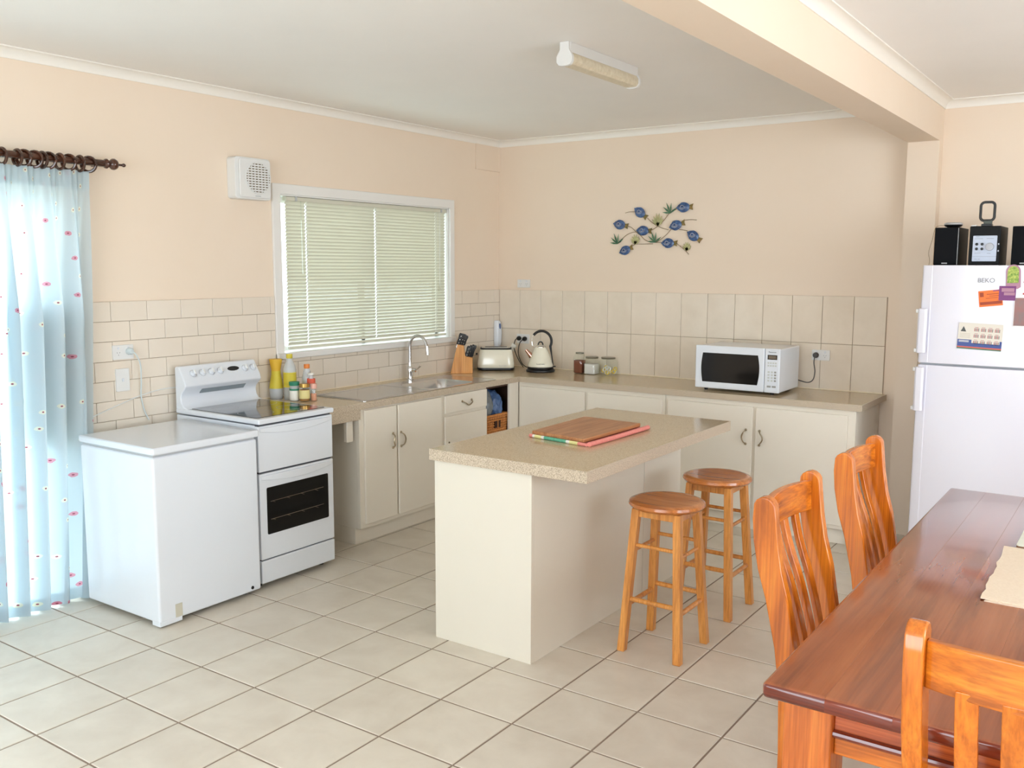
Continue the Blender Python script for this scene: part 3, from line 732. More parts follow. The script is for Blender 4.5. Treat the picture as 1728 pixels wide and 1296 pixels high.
back_unit(.592, 1.773, [(.612, 1.159), (1.178, 1.752)], 'long cream base cabinet behind the island without visible handles', False)
back_unit(1.775, 3.002, [(1.795, 2.379), (2.398, 2.958)], 'cream base cabinet under the microwave with two bow handles', True, True)

# ================================================================== WORKTOP
XL, YBk = .604, -.587
SBX0, SBX1, SBY0, SBY1 = .215, .555, -1.50, -1.02      # bowl hole
wt = MB()
pts = [(0, 0), (3.035, 0), (3.035, YBk), (XL, YBk), (XL, -2.556), (0, -2.556)]
# top slab built round the bowl hole
for (a, b, c, d) in ((0.001, 3.035, YBk, -.001), (0.001, XL, SBY1, YBk), (0.001, XL, -2.556, SBY0), (0.001, SBX0, SBY0, SBY1), (SBX1, XL, SBY0, SBY1)):
    wt.box(a, b, c, d, T, ZC)
worktop = thing('worktop', (1, -.5, T), 'speckled beige laminate worktop running round the kitchen corner', 'worktop')
wt.build('slab', 'lam_top', worktop, smooth=0)
eg = MB().box(XL, XL+.004, -2.556, YBk-.004, T-.0015, ZC+.0005).box(XL, 3.035, YBk-.004, YBk, T-.0015, ZC+.0005).box(3.035, 3.039, YBk-.004, -.001, T-.0015, ZC+.0005)
eg.build('edge_strip', 'lam_edge', worktop, bevel=.0012)
MB().box(XL-.02, XL+.004, -2.556, -2.242, .770, T-.0015).build('fascia', 'lam_edge', worktop, bevel=.001)

# ================================================================== SINK + TAP
sk = thing('steel_sink', (.34, -1.5, ZC), 'stainless steel sink with left drainboard set in the worktop', 'sink')
def resamp(x0, x1, y0, y1, r, z, n=48):
    cx, cy, hx, hy = (x0+x1)/2, (y0+y1)/2, (x1-x0)/2, (y1-y0)/2; out = []
    P = rrect(cx, cy, hx, hy, r, 12)
    return [(p[0], p[1], z) for p in P]
# plate follows the measured outline, narrower at the back wall
zt = ZC+.003
P0, P1 = (.125, -2.185), (.585, -.835)
MB().loft([resamp(P0[0], P1[0], P0[1], P1[1], .02, ZC+.0002), resamp(P0[0], P1[0], P0[1], P1[1], .02, zt), resamp(P0[0]+.008, P1[0]-.008, P0[1]+.008, P1[1]-.008, .016, zt-.0008),
           resamp(SBX0+.004, SBX1-.004, SBY0+.004, SBY1-.004, .07, zt-.001), resamp(SBX0+.012, SBX1-.012, SBY0+.012, SBY1-.012, .066, zt-.014),
           resamp(SBX0+.022, SBX1-.022, SBY0+.022, SBY1-.022, .06, zt-.12), resamp(SBX0+.06, SBX1-.06, SBY0+.06, SBY1-.06, .04, zt-.15)], cap=False).build('sink_top', 'steel', sk, smooth=40)
MB().loft([resamp(SBX0+.06, SBX1-.06, SBY0+.06, SBY1-.06, .04, zt-.150), resamp(SBX0+.14, SBX1-.14, SBY0+.2, SBY1-.2, .02, zt-.152)]).build('bowl_base', 'steel', sk)
MB().lathe([(.001, 0), (.042, 0), (.045, .003), (.03, .004), (.001, .002)], (.385, -1.26, zt-.151), 24).build('waste', 'chrome', sk)
MB().tube([(.155, -2.15, zt-.0012), (.555, -2.15, zt-.0012), (.555, -1.56, zt-.0012), (.155, -1.56, zt-.0012)], .0025, 6, closed=True).build('drain_rim', 'steel', sk)
tp = thing('mixer_tap', (.088, -1.205, ZC), 'tall chrome gooseneck mixer tap behind the sink', 'tap')
MB().lathe([(.027, 0), (.027, .006), (.021, .010), (.021, .05), (.022, .055), (.022, .085), (.017, .095), (.013, .10), (.012, .125)], (.088, -1.205, ZC), 24).build('tap_body', 'chrome', tp)
sp_ = [(.088, -1.205, ZC+.12), (.088, -1.205, 1.10)]
for k in range(1, 12):
    a = PI - k/12*PI*.93; sp_.append((.166+.078*math.cos(a), -1.205, 1.105+.080*math.sin(a)))
sp_ += [(.247, -1.205, 1.10)]
MB().tube(sp_, .0105, 14).build('spout', 'steel', tp)
MB().tube([(.246, -1.205, 1.115), (.252, -1.205, 1.056)], .0125, 14).build('spout_nozzle', 'chrome', tp)
MB().tube([(.088, -1.205, ZC+.07), (.128, -1.19, ZC+.07)], .015, 14).build('cartridge', 'chrome', tp)
MB().tube([(.124, -1.192, ZC+.072), (.15, -1.192, ZC+.085), (.176, -1.192, ZC+.106)], .006, 10, rr=[.008, .006, .0075]).build('lever', 'chrome', tp)

# ================================================================== BOTTLES AND JARS BY THE COOKER
def lab(name, c): return mat(name, c, .5)
yel = lab('yellow plastic', (216, 172, 50)); ltyel = lab('yellow label', (206, 188, 60)); whl = lab('white label', (232, 232, 226)); oran = lab('orange cap', (222, 130, 60))
redl = lab('red label', (214, 92, 66)); grn = lab('green lid', (42, 128, 98)); pink = lab('pink spice', (226, 160, 130)); crml = lab('cream label', (226, 214, 150)); herb = lab('amber contents', (172, 124, 70)); oil = lab('pale oil', (190, 182, 150))
clearb = mat('clear plastic bottle', (214, 220, 224), .12, alpha=.55)
def bottle(name, x, y, prof, m, parts, label, cat='bottle', sx=1, sy=1, n=24, z=ZC):
    t = thing(name, (x, y, z), label, cat)
    MB().lathe(prof, (x, y, z), n, sx=sx, sy=sy).build('body', m, t)
    for nm, pf, mm in parts: MB().lathe(pf, (x, y, z), n, sx=sx, sy=sy).build(nm, mm, t)
    return t
bottle('squeeze_bottle', .062, -2.40, [(.001, 0), (.036, 0), (.042, .03), (.041, .07), (.034, .11), (.028, .15), (.027, .17)], clearb,
       [('upper_sleeve', [(.0285, .10), (.0345, .11), (.0345, .085), (.041, .075), (.0425, .068), (.0425, .066), (.036, .112), (.0285, .151), (.0285, .171), (.027, .171)], ltyel), ('cap', [(.027, .168), (.027, .172), (.038, .235), (.038, .242), (.001, .243)], yel)],
       'clear hourglass bottle with a wide yellow top next to the cooker')
bottle('oil_bottle', .141, -2.362, [(.001, 0), (.036, 0), (.038, .01), (.038, .18), (.033, .205), (.018, .235), (.015, .25)], clearb,
       [('contents', [(.001, .004), (.034, .004), (.034, .10), (.001, .10)], oil), ('label', [(.0383, .075), (.039, .075), (.039, .165), (.0383, .165)], ltyel), ('cap', [(.017, .248), (.019, .25), (.019, .275), (.001, .277)], ltyel)],
       'tall clear oil bottle with yellow cap, highest of the bottles by the cooker')
bottle('sauce_bottle', .19, -2.27, [(.001, 0), (.029, 0), (.030, .01), (.030, .13), (.022, .165), (.012, .185)], clearb,
       [('contents', [(.001, .004), (.027, .004), (.027, .12), (.001, .12)], whl), ('cap', [(.013, .182), (.0175, .184), (.0175, .208), (.001, .209)], oran)],
       'slim clear bottle with an orange cap behind the green lidded jar')
bottle('small_sauce_jar', .258, -2.30, [(.001, 0), (.022, 0), (.024, .01), (.024, .10), (.014, .125), (.012, .155)], clearb,
       [('label', [(.0243, .10), (.0248, .10), (.0248, .128), (.0243, .128)], redl), ('cap', [(.013, .148), (.020, .150), (.020, .160), (.001, .162)], whl)],
       'small clear bottle with a red and white band behind the gold lidded jar')
bottle('herb_jar', .213, -2.394, [(.001, 0), (.026, 0), (.028, .005), (.028, .085), (.024, .095)], clearb,
       [('label', [(.0283, .006), (.0288, .006), (.0288, .062), (.0283, .062)], whl), ('green_band', [(.0284, .064), (.0289, .064), (.0289, .074), (.0284, .074)], grn), ('lid', [(.027, .092), (.031, .094), (.031, .115), (.001, .117)], grn)],
       'clear jar with a dark green lid and white label by the hob', 'jar')
bottle('pickle_jar', .277, -2.372, [(.001, 0), (.028, 0), (.031, .006), (.031, .078), (.026, .088)], M['jarglass'],
       [('contents', [(.001, .004), (.028, .004), (.028, .07), (.001, .072)], herb), ('label', [(.0313, .018), (.0318, .018), (.0318, .068), (.0313, .068)], crml), ('lid', [(.028, .084), (.031, .086), (.031, .106), (.001, .107)], M['brass'])],
       'squat glass jar with a gold lid and cream label', 'jar')
bottle('spice_jar', .31, -2.33, [(.001, 0), (.018, 0), (.019, .004), (.019, .07), (.016, .078)], M['jarglass'],
       [('contents', [(.001, .003), (.0165, .003), (.0165, .045), (.001, .045)], pink), ('lid', [(.017, .074), (.0195, .076), (.0195, .104), (.001, .105)], mat('clear pink lid', (226, 176, 160), .3))],
       'tiny spice jar with pale pink lid, nearest the drainboard', 'jar')

# ================================================================== KNIFE BLOCK + KNIVES
kb = thing('knife_block', (.118, -.648, ZC), 'slanted pale wooden knife block standing in the corner by the sink', 'knife block', rz=math.radians(36))
outl = [(-.082, 0), (.084, 0), (.084, .118), (.030, .132), (.018, .21), (-.030, .222)]
MB().prism(outl, 1, -.045, .045).build('block', 'block', kb, bevel=.003, local=True)
Rk = Matrix.Rotation(math.radians(36), 4, 'Z')
def knife(u, v, z, L, lean, label, rv=3):
    t = thing('kitchen_knife', Vector((.118, -.648, ZC)) + (Rk @ Vector((u, v, z))), label, 'knife', 'knives in the block', rz=math.radians(36))
    d = Vector((math.sin(lean), 0, math.cos(lean))); x = Vector((math.cos(lean), 0, -math.sin(lean)))
    def ring(s, w, h):
        w *= 1.5; h *= 1.45
        return [d*s+x*a*w+Vector((0, b*h, 0)) for a, b in ((-1, -.6), (-.6, -1), (.6, -1), (1, -.6), (1, .6), (.6, 1), (-.6, 1), (-1, .6))]
    MB().loft([ring(-.02, .007, .002), ring(.006, .007, .002)]).build('blade', 'steel', t, local=True)
    MB().loft([ring(.004, .010, .0075), ring(.02, .0115, .008), ring(L*.5, .0105, .008), ring(L*.85, .013, .0085), ring(L, .010, .007)]).build('grip', 'dark', t, local=True)
    for k in range(rv):
        c = d*(L*(.2+.28*k)); MB().lathe([(.0025, -.0128), (.0025, .0128)], c, 8, axis=1).build('rivet', 'chrome', t, local=True)
le = math.radians(19)
for i, (u, v, z, L, lb) in enumerate(((-.024, -.026, .214, .092, 'black handled knife, tallest and at the front of the block'), (-.006, .0, .214, .086, 'black handled knife in the middle of the upper slots'), (.010, .026, .208, .080, 'black handled knife at the back of the upper slots'),
        (.036, -.03, .124, .086, 'short black handled knife at the front of the lower slots'), (.052, .0, .120, .094, 'black handled knife in the middle of the lower slots'), (.066, .026, .118, .098, 'black handled knife at the back of the lower slots'))):
    knife(u, v, z, L, le, lb)

# ================================================================== TOASTER
ts = thing('toaster', (.196, -.312, ZC), 'cream two-slot toaster with a black base beside the knife block', 'toaster', rz=math.radians(35))
def rr_ring(hx, hy, r, z, n=7): return [(p[0], p[1], z) for p in rrect(0, 0, hx, hy, r, n)]
MB().loft([rr_ring(.128, .075, .045, .012), rr_ring(.142, .088, .05, .022), rr_ring(.143, .089, .05, .05), rr_ring(.135, .083, .05, .11), rr_ring(.125, .074, .045, .158), rr_ring(.118, .068, .04, .168)]).build('body', 'cream', ts, local=True, smooth=60)
MB().loft([rr_ring(.135, .080, .045, .004), rr_ring(.146, .091, .052, .010), rr_ring(.146, .091, .052, .021), rr_ring(.138, .084, .05, .024)]).build('base', 'dark', ts, local=True, smooth=60)
MB().loft([rr_ring(.121, .071, .04, .163), rr_ring(.123, .073, .04, .168), rr_ring(.121, .071, .04, .175)]).build('top_trim', 'dark', ts, local=True)
MB().loft([rr_ring(.112, .062, .035, .174), rr_ring(.108, .058, .03, .179)]).build('top_plate', 'chrome', ts, local=True)
for yy in (-.026, .026): MB().box(-.085, .085, yy-.012, yy+.012, .1785, .1798).build('slot', 'dark', ts, local=True, bevel=.001)
for (a, b) in ((-.10, -.05), (.10, -.05), (-.10, .05), (.10, .05)): MB().lathe([(.012, 0), (.012, .008)], (a, b, 0), 10).build('foot', 'dark', ts, local=True)
MB().box(-.158, -.143, -.014, .014, .118, .130).build('lever', 'dark', ts, local=True, bevel=.003)
text('Russell Hobbs', .010, (.055, -.0895, .040), (0, -1, 0), 'grey', ts, local=True)
def cordobj(name, pts, r, m, label, cat='cord'):
    return MB().tube(cord(pts, r, m, '', ''), r, 8).build(name, m, org=pts[0], label=label, cat=cat)
pgl = plug_cord('power_plug', (.222, -.0215, 1.098), 1, [(.222, -.052, 1.098), (.215, -.075, 1.085), (.235, -.12, 1.03), (.30, -.16, .95), (.36, -.17, .885)], .0035, M['dark'], 'left black plug in the outlet behind the kettle')
plug_cord('power_plug', (.277, -.0215, 1.096), 1, [(.277, -.052, 1.096), (.26, -.08, 1.06), (.27, -.11, .98), (.32, -.12, .90), (.40, -.13, .876), (.46, -.17, .875)], .0035, M['dark'], 'right black plug in the outlet behind the kettle')
MB().box(.205, .250, -.125, -.119, 1.005, 1.060, Matrix.Rotation(.5, 3, 'Y')).build('cord_tag', whl, pgl, bevel=.002)
# air freshener on the left wall near the corner
af = thing('air_freshener', (.04, -.075, 1.04), 'white wall air freshener with blue oval motif behind the toaster', 'air freshener')
MB().loft([[(.011+p[0], -.062+p[1], z) for p in rrect(.022*s, 0, .022*s, .030*s, .012*s, 5)] for z, s in ((1.03, .9), (1.06, 1.0), (1.14, 1.05), (1.19, 1.0), (1.225, .85), (1.236, .6))]).build('body', 'white', af, smooth=60)
cO = Vector((.058, -.062, 1.19)); MB().loft([[cO+Vector((h, .010*math.cos(2*PI*k/20), .022*math.sin(2*PI*k/20))) for k in range(20)] for h in (-.006, .001)]).build('blue_motif', 'blue', af)

# ================================================================== KETTLE
KX, KY = .548, -.215
kt = thing('electric_kettle', (KX, KY, ZC), 'cream pyramid kettle with black loop handle and copper spout', 'kettle', rz=math.radians(35))
MB().lathe([(.001, 0), (.108, 0), (.112, .006), (.110, .016), (.100, .022)], (0, 0, 0), 40).build('power_base', 'dark', kt, local=True)
MB().lathe([(.098, .020), (.101, .026), (.101, .036), (.097, .040)], (0, 0, 0), 40).build('base_ring', 'dark', kt, local=True)
MB().lathe([(.094, .036), (.098, .044), (.097, .055), (.090, .075), (.078, .110), (.064, .145), (.052, .172), (.046, .184), (.043, .188)], (0, 0, 0), 40).build('body', 'cream', kt, local=True, smooth=60)
MB().lathe([(.044, .186), (.043, .192), (.034, .200), (.018, .204), (.001, .205)], (0, 0, 0), 32).build('lid', 'chrome', kt, local=True)
MB().lathe([(.030, .196), (.029, .202), (.012, .206), (.001, .206)], (0, 0, 0), 24).build('lid_centre', 'cream', kt, local=True)
MB().tube([(-.018*math.cos(a), 0, .205+.024*math.sin(a)) for a in [PI*k/12 for k in range(13)]], .0055, 10).build('lid_knob', 'dark', kt, local=True)
MB().loft([[Vector((-.068, 0, .118))+Vector((c*.0165, s*.022, c*.0145)) for c, s in [(math.cos(2*PI*k/14), math.sin(2*PI*k/14)) for k in range(14)]],
           [Vector((-.112, 0, .168))+Vector((c*.0083, s*.011, c*.0073)) for c, s in [(math.cos(2*PI*k/14), math.sin(2*PI*k/14)) for k in range(14)]]]).build('spout', mat('copper tinted chrome', (216, 170, 150), .15, metal=1), kt, local=True)
hp = [(-.036, 0, .186)]
for k in range(0, 22):
    a = math.radians(212 - k*11.4); hp.append((.008+.076*math.cos(a), 0, .232+.080*math.sin(a)))
hp += [(.078, 0, .178), (.086, 0, .125), (.094, 0, .075), (.098, 0, .050)]
MB().tube(hp[:8], .0035, 10).build('handle_wire', 'chrome', kt, local=True)
MB().tube(hp[7:], .01, 12, rr=[.010]*(len(hp)-7-4)+[.009, .005, .004, .004]).build('handle', 'dark', kt, local=True)
MB().box(.095, .118, -.008, .008, .036, .044).build('switch_lever', 'dark', kt, local=True, bevel=.002)
text('Russell Hobbs', .011, (-.002, -.0945, .066), (0, -1, .25), 'gap', kt, local=True, xdir=(1, 0, 0))

# ================================================================== STORAGE JARS
def sq_jar(name, x0, x1, yc, h, label, fill, fh, lidr, latch=True, rnd=.012):
    cx = (x0+x1)/2; hw = (x1-x0)/2; t = thing(name, (cx, yc, ZC), label, 'jar')
    def R(w, z, r=rnd): return [(cx+p[0], yc+p[1], ZC+z) for p in rrect(0, 0, w, w, min(r, w*.9), 5)]
    MB().loft([R(hw*.9, .001), R(hw, .006), R(hw, h-.03), R(hw*.82, h-.014, .03), R(hw*.78, h-.006, .03)]).build('glass', 'jarglass', t, smooth=50)
    MB().lathe([(.001, h-.008), (lidr, h-.008), (lidr*1.04, h-.002), (lidr, h+.003), (.001, h+.006)], (cx, yc, ZC), 28).build('lid', mat(name+' rim', (120, 116, 100), .3, metal=.4), t)
    if fill is not None: MB().loft([R(hw*.88, .005), R(hw*.9, .009), R(hw*.9, fh)]).build('contents', fill, t)
    return t
sq_jar('coffee_jar', .803, .886, -.125, .155, 'tall glass jar half full of brown coffee by the splashback', mat('ground coffee', (120, 62, 40), .8), .098, .031, rnd=.02)
sq_jar('sugar_jar', .905, 1.003, -.13, .128, 'glass jar full of white sugar between the two other jars', mat('white sugar', (226, 222, 218), .8), .078, .047)
j3 = sq_jar('tea_jar', 1.028, 1.142, -.115, .130, 'glass jar holding small yellow sweets, rightmost of the three jars', None, 0, .052)
ym = mat('yellow wrapper', (236, 206, 70), .4); rn = random.Random(2)
for k in range(12):
    x = rn.uniform(1.045, 1.125); y = rn.uniform(-.155, -.075); z = ZC+.02+rn.uniform(0, .045)
    MB().tube([(x+.013*math.cos(a), y+.004*math.sin(a), z+.013*math.sin(a)) for a in [2*PI*q/12 for q in range(12)]], .0035, 6, closed=True).build('sweet', ym if k % 2 else M['white2'], j3)
MB().lathe([(.001, 0), (.016, 0), (.016, .05), (.013, .06), (.001, .062)], (.785, -.05, ZC), 16).build('pepper_pot', 'white2', label='tiny white pot half hidden behind the coffee jar', cat='pot')

# ================================================================== MICROWAVE
MX0, MX1, MY0, MY1, MZ0, MZ1 = 1.944, 2.508, -.492, -.10, .884, 1.163
mw = thing('microwave_oven', ((MX0+MX1)/2, -.3, ZC), 'white microwave oven with dark curved window on the back worktop', 'microwave')
MB().box(MX0+.006, MX1-.004, MY0+.02, MY1, MZ0, MZ1-.003).build('case', 'white', mw, bevel=.008, seg=3)
md = MB().box(MX0, 2.408, MY0, MY0+.026, MZ0, MZ1).build('door', 'white', mw, bevel=.007, seg=3)
MB().box(2.410, MX1, MY0, MY0+.026, MZ0, MZ1).build('control_panel', 'white', mw, bevel=.007, seg=3)
wpts = []
for k in range(13): t = k/12; wpts.append((1.996-.010*math.sin(PI*t), .926+.190*t))
for k in range(13): t = 1-k/12; wpts.append((2.366+.012*math.sin(PI*t), .926+.190*t))
MB().prism(wpts, 1, MY0-.0015, MY0+.004).build('door_window', 'ovenglass', md, bevel=.001)
MB().box(2.428, 2.490, MY0-.001, MY0+.002, 1.094, 1.124).build('display', 'glassblack', mw, bevel=.001)
MB().box(2.436, 2.482, MY0-.0015, MY0, 1.100, 1.118).build('display_screen', mat('lcd', (110, 98, 84), .3), mw)
text('Panasonic', .0125, (2.459, MY0-.0005, 1.141), (0, -1, 0), 'gap', mw)
bt_ = mat('printed key grey', (190, 194, 190), .5); bt2 = mat('printed key dark', (150, 150, 146), .5)
for r in range(2):
    for c in range(4): MB().box(2.430+.0155*c, 2.441+.0155*c, MY0-.0012, MY0, 1.068-.017*r, 1.078-.017*r).build('button', bt_, mw)
for r in range(4):
    for c in range(3): MB().box(2.432+.021*c, 2.445+.021*c, MY0-.0012, MY0, 1.010-.018*r, 1.021-.018*r).build('button', bt2 if c == 2 else bt_, mw)
for c in range(2): MB().box(2.430+.032*c, 2.455+.032*c, MY0-.0012, MY0, .918, .930).build('button', bt2, mw)
MB().box(2.424, 2.496, MY0-.001, MY0, .896, .897).build('panel_line', bt_, mw)
for (a, b) in ((MX0+.06, MY0+.05), (MX1-.06, MY0+.05), (MX0+.06, MY1-.05), (MX1-.06, MY1-.05)): MB().lathe([(.012, 0), (.014, .018)], (a, b, ZC), 12).build('foot', 'dark', mw)
plug_cord('power_plug', (2.590, -.0215, 1.096), 1, [(2.590, -.05, 1.092), (2.588, -.06, 1.05), (2.595, -.055, .99), (2.585, -.055, .935), (2.55, -.06, .915), (2.49, -.075, .93)], .0035, mat('dark grey plug', (78, 74, 72), .5), 'dark grey microwave plug and flex right of the microwave')

# ================================================================== FISH WALL ART
fa = thing('fish_wall_art', (1.39, 0, 1.8), 'metal wall art of eight blue fish among seaweed and coral', 'wall art')
navy = mottled('mottled blue fish enamel', (26, 42, 88), (76, 112, 160), 55, .3, coat=.3); fin = mottled('bronze green tail', (70, 84, 50), (150, 118, 58), 60, .4)
weed = mottled('teal seaweed metal', (40, 92, 76), (92, 130, 86), 30, .4); coral = mottled('pale olive coral', (150, 150, 104), (196, 190, 140), 50, .5); wirem = mat('bronze wire', (130, 104, 60), .4, metal=.6)
def disc(prof, thick, cx, cz, ang, y0, name, m, par, dome=.006):
    c, s = math.cos(ang), math.sin(ang); R0 = [(cx+c*a-s*b, cz+s*a+c*b) for a, b in prof]; Rm = [(cx+(c*a-s*b)*.6, cz+(s*a+c*b)*.6) for a, b in prof]
    return MB().loft([[(x, y0+thick, z) for x, z in R0], [(x, y0, z) for x, z in R0], [(x, y0-dome, z) for x, z in Rm]]).build(name, m, par, smooth=50)
SC = .00216                       # metres per zoomed pixel of the study
def fx(p): return 1.0735+(p[0]-298)*.000543*1.0, 1.978-(p[1]-425)*.000562
def wpt(px, py): # study pixel to wall metres (fit through the eight fish)
    return (1.106+(px-320)*(1.691-1.106)/(1390-320), 2.0+(425-py)*.000648-.022+ (px-320)*.0000128)
fish = [(620, 300, -.62, 1), (320, 425, -.18, 1), (670, 505, -.05, 1), (410, 718, .38, .95), (1245, 275, .03, 1.02), (1145, 465, .28, 1), (1390, 585, -.55, 1), (1040, 655, -.02, 1)]
for (px_, py_, ang, s_) in fish:
    cx, cz_ = wpt(px_, py_); L = .049*s_; H = .035*s_
    prof = [(-L*1.12, 0)]
    for k in range(1, 20): 
        a = PI-k*PI/10 if k <= 10 else PI-k*PI/10; prof.append((L*.95*math.cos(a), H*math.sin(a)*(1.0 if math.cos(a) > -.5 else .85)))
    b = disc(prof, .004, cx, cz_, ang, -.016, 'fish', navy, fa)
    tl = [(L*.80, 0), (L*1.5, H*.62), (L*1.34, 0), (L*1.42, -H*.62)]
    disc(tl, .003, cx, cz_, ang, -.012, 'tail', fin, b, .001)
    ex = cx+math.cos(ang)*-L*.12-math.sin(ang)*H*.1; ez = cz_+math.sin(ang)*-L*.12+math.cos(ang)*H*.1
    MB().tube([(ex+.013*s_*math.cos(q), -.024, ez+.010*s_*math.sin(q)) for q in [2*PI*k/16 for k in range(16)]], .0016, 5, closed=True).tube([(ex+.022*s_*math.cos(q), -.022, ez+.017*s_*math.sin(q)) for q in [k/10*PI+3.4 for k in range(11)]], .0014, 5).build('spot_ring', mat('pale swirl', (190, 190, 196), .4), b)
def wire(pp): 
    P = [(wpt(*p)[0], -.010, wpt(*p)[1]) for p in pp]; MB().tube(cord(P, 0, None, '', ''), .0019, 6).build('stem', wirem, fa)
for pp in ([(400, 297), (470, 288), (545, 290)], [(730, 365), (800, 420), (880, 462), (960, 490), (1040, 508)], [(430, 440), (500, 465), (570, 515), (640, 560), (700, 605), (770, 632), (840, 640), (960, 645)], [(290, 635), (360, 585), (450, 535), (560, 515), (640, 515)],
           [(760, 510), (830, 490), (900, 455), (980, 395), (1060, 320), (1160, 285)], [(870, 640), (950, 600), (1020, 555), (1080, 500)], [(480, 690), (560, 655), (680, 655), (820, 655)], [(1160, 660), (1230, 705), (1290, 745), (1335, 785)], [(1190, 510), (1250, 518), (1310, 530)], [(1265, 415), (1350, 412), (1432, 418)]): wire(pp)
def plant(px_, py_, fan_, L, w, name, m):
    cx, cz_ = wpt(px_, py_)
    for i, a in enumerate(fan_):
        a = math.radians(a); l = L*(1-.12*abs(i-len(fan_)/2+.5)); c, s = math.cos(a), math.sin(a)
        prof = [(0, -w*.3), (l*.5, -w), (l, 0), (l*.5, w), (0, w*.3)]
        disc(prof, .0025, cx, cz_, a, -.014, name, m, fa, .002)
for (px_, py_) in ((290, 640), (850, 640), (1060, 330)): plant(px_, py_, (172, 140, 112, 84, 38), .082, .006, 'seaweed_blade', weed)
for (px_, py_, L) in ((890, 462, .098), (565, 655, .08), (1310, 745, .068)): plant(px_, py_, (135, 118, 100, 85, 68, 50), L, .011, 'coral_frond', coral)

# ================================================================== CEILING LIGHT
cl = thing('ceiling_light', (2.17, -2.19, CEIL), 'short fluorescent ceiling batten with a ribbed diffuser over the island', 'ceiling light')
LX, LY0, LY1 = 2.172, -2.53, -1.872
MB().box(LX-.026, LX+.026, LY0+.01, LY1-.01, CEIL-.045, CEIL).build('base_tray', 'white2', cl, bevel=.003)
def capr(w): return [(LX-.024, CEIL), (LX-.024, CEIL-.035), (LX-.040, CEIL-.06), (LX-.041, CEIL-.085), (LX-.030, CEIL-.10), (LX-.012, CEIL-.104), (LX+.012, CEIL-.104), (LX+.030, CEIL-.10), (LX+.041, CEIL-.085), (LX+.040, CEIL-.06), (LX+.024, CEIL-.035), (LX+.024, CEIL)]
MB().prism(capr(0), 1, LY0-.004, LY0+.016).build('end_cap', 'white2', cl, bevel=.003)
MB().prism(capr(0), 1, LY1-.016, LY1+.004).build('end_cap', 'white2', cl, bevel=.003)
dp = [(LX-.026, CEIL-.044), (LX-.038, CEIL-.062), (LX-.038, CEIL-.084), (LX-.028, CEIL-.097), (LX+.028, CEIL-.097), (LX+.038, CEIL-.084), (LX+.038, CEIL-.062), (LX+.026, CEIL-.044)]
MB().prism(dp, 1, LY0+.016, LY1-.016).build('diffuser', 'diffuser', cl, bevel=.004)

# ================================================================== ISLAND
IX0, IX1, IY0, IY1 = 1.8174, 2.6234, -3.0617, -1.572
itop = thing('island_worktop', (2.22, -2.3, ZC-.0486), 'speckled beige worktop slab on top of the kitchen island', 'worktop')
MB().box(IX0+.004, IX1-.004, IY0+.004, IY1-.004, ZC-.0486, ZC).build('slab', 'lam_top', itop, smooth=0)
e = MB().box(IX0, IX1, IY0, IY0+.004, ZC-.0486, ZC+.0006).box(IX0, IX1, IY1-.004, IY1, ZC-.0486, ZC+.0006).box(IX0, IX0+.004, IY0+.004, IY1-.004, ZC-.0486, ZC+.0006).box(IX1-.004, IX1, IY0+.004, IY1-.004, ZC-.0486, ZC+.0006)
e.build('edge_strip', 'lam_edge', itop, bevel=.001)
ib = thing('island_cabinet', (2.1, -2.3, 0), 'plain cream kitchen island cabinet under the beige slab', 'cabinet')
zi = ZC-.0486
MB().box(IX0+.018, 2.352, IY0+.016, IY0+.036, 0, zi).build('end_panel', 'island', ib, bevel=.001)
MB().box(2.334, 2.352, IY0+.036, -2.02, 0, zi).build('back_panel', 'island', ib, bevel=.0008)
MB().box(2.334, 2.352, -2.017, IY1-.014, 0, zi).build('back_panel', 'island', ib, bevel=.0008)
MB().box(IX0+.03, 2.334, IY1-.034, IY1-.014, 0, zi).build('end_panel', 'island', ib, bevel=.001)
MB().box(IX0+.03, IX0+.05, IY0+.036, IY1-.034, .1, zi).build('front_panel', 'cab', ib, bevel=.001)
MB().box(IX0+.08, IX0+.1, IY0+.036, IY1-.034, 0, .1).build('kickboard', 'cab', ib)
# tea towel with cutting board
tt = thing('tea_towel', (2.19, -2.32, ZC), 'folded pink and green striped tea towel under chopping board', 'tea towel')
pinkc = mottled('pink cloth', (224, 132, 124), (232, 150, 140), 80, .9); greenc = mottled('green cloth', (84, 160, 130), (110, 180, 150), 80, .9); yelc = lab('yellow stripe', (226, 220, 150)); whc = lab('white stripe', (230, 226, 220))
q = [(2.020, -2.560), (2.365, -2.612), (2.375, -2.050), (2.020, -2.030)]
MB().loft([[(x, y, ZC+.001) for x, y in q], [(x, y, ZC+.008) for x, y in q]]).build('folded_cloth', pinkc, tt, bevel=.003)
MB().tube(cord([(2.372, -2.612, ZC+.011), (2.382, -2.35, ZC+.011), (2.386, -2.055, ZC+.012)], 0, 0, '', ''), .0105, 10).build('rolled_hem', pinkc, tt)
def stripe(a, b, m):
    p0 = Vector((2.020, -2.562)); p1 = Vector((2.36, -2.615)); A = p0+(p1-p0)*a; B = p0+(p1-p0)*b
    MB().tube([(A.x, A.y, ZC+.008), (B.x, B.y, ZC+.008)], .0078, 8).build('stripe', m, tt)
for a, b, m in ((0, .06, pinkc), (.06, .1, whc), (.1, .22, yelc), (.22, .27, whc), (.27, .66, greenc), (.66, .72, whc), (.72, .86, yelc), (.86, 1, pinkc)): stripe(a, b, m)
cbq = [(2.024, -2.552), (2.338, -2.600), (2.348, -2.062), (2.012, -2.040)]
MB().loft([[(x, y, ZC+.0125) for x, y in cbq], [(x, y, ZC+.030) for x, y in cbq]]).build('chopping_board', 'board', bevel=.004, label='rectangular wooden chopping board lying on the island', cat='chopping board')

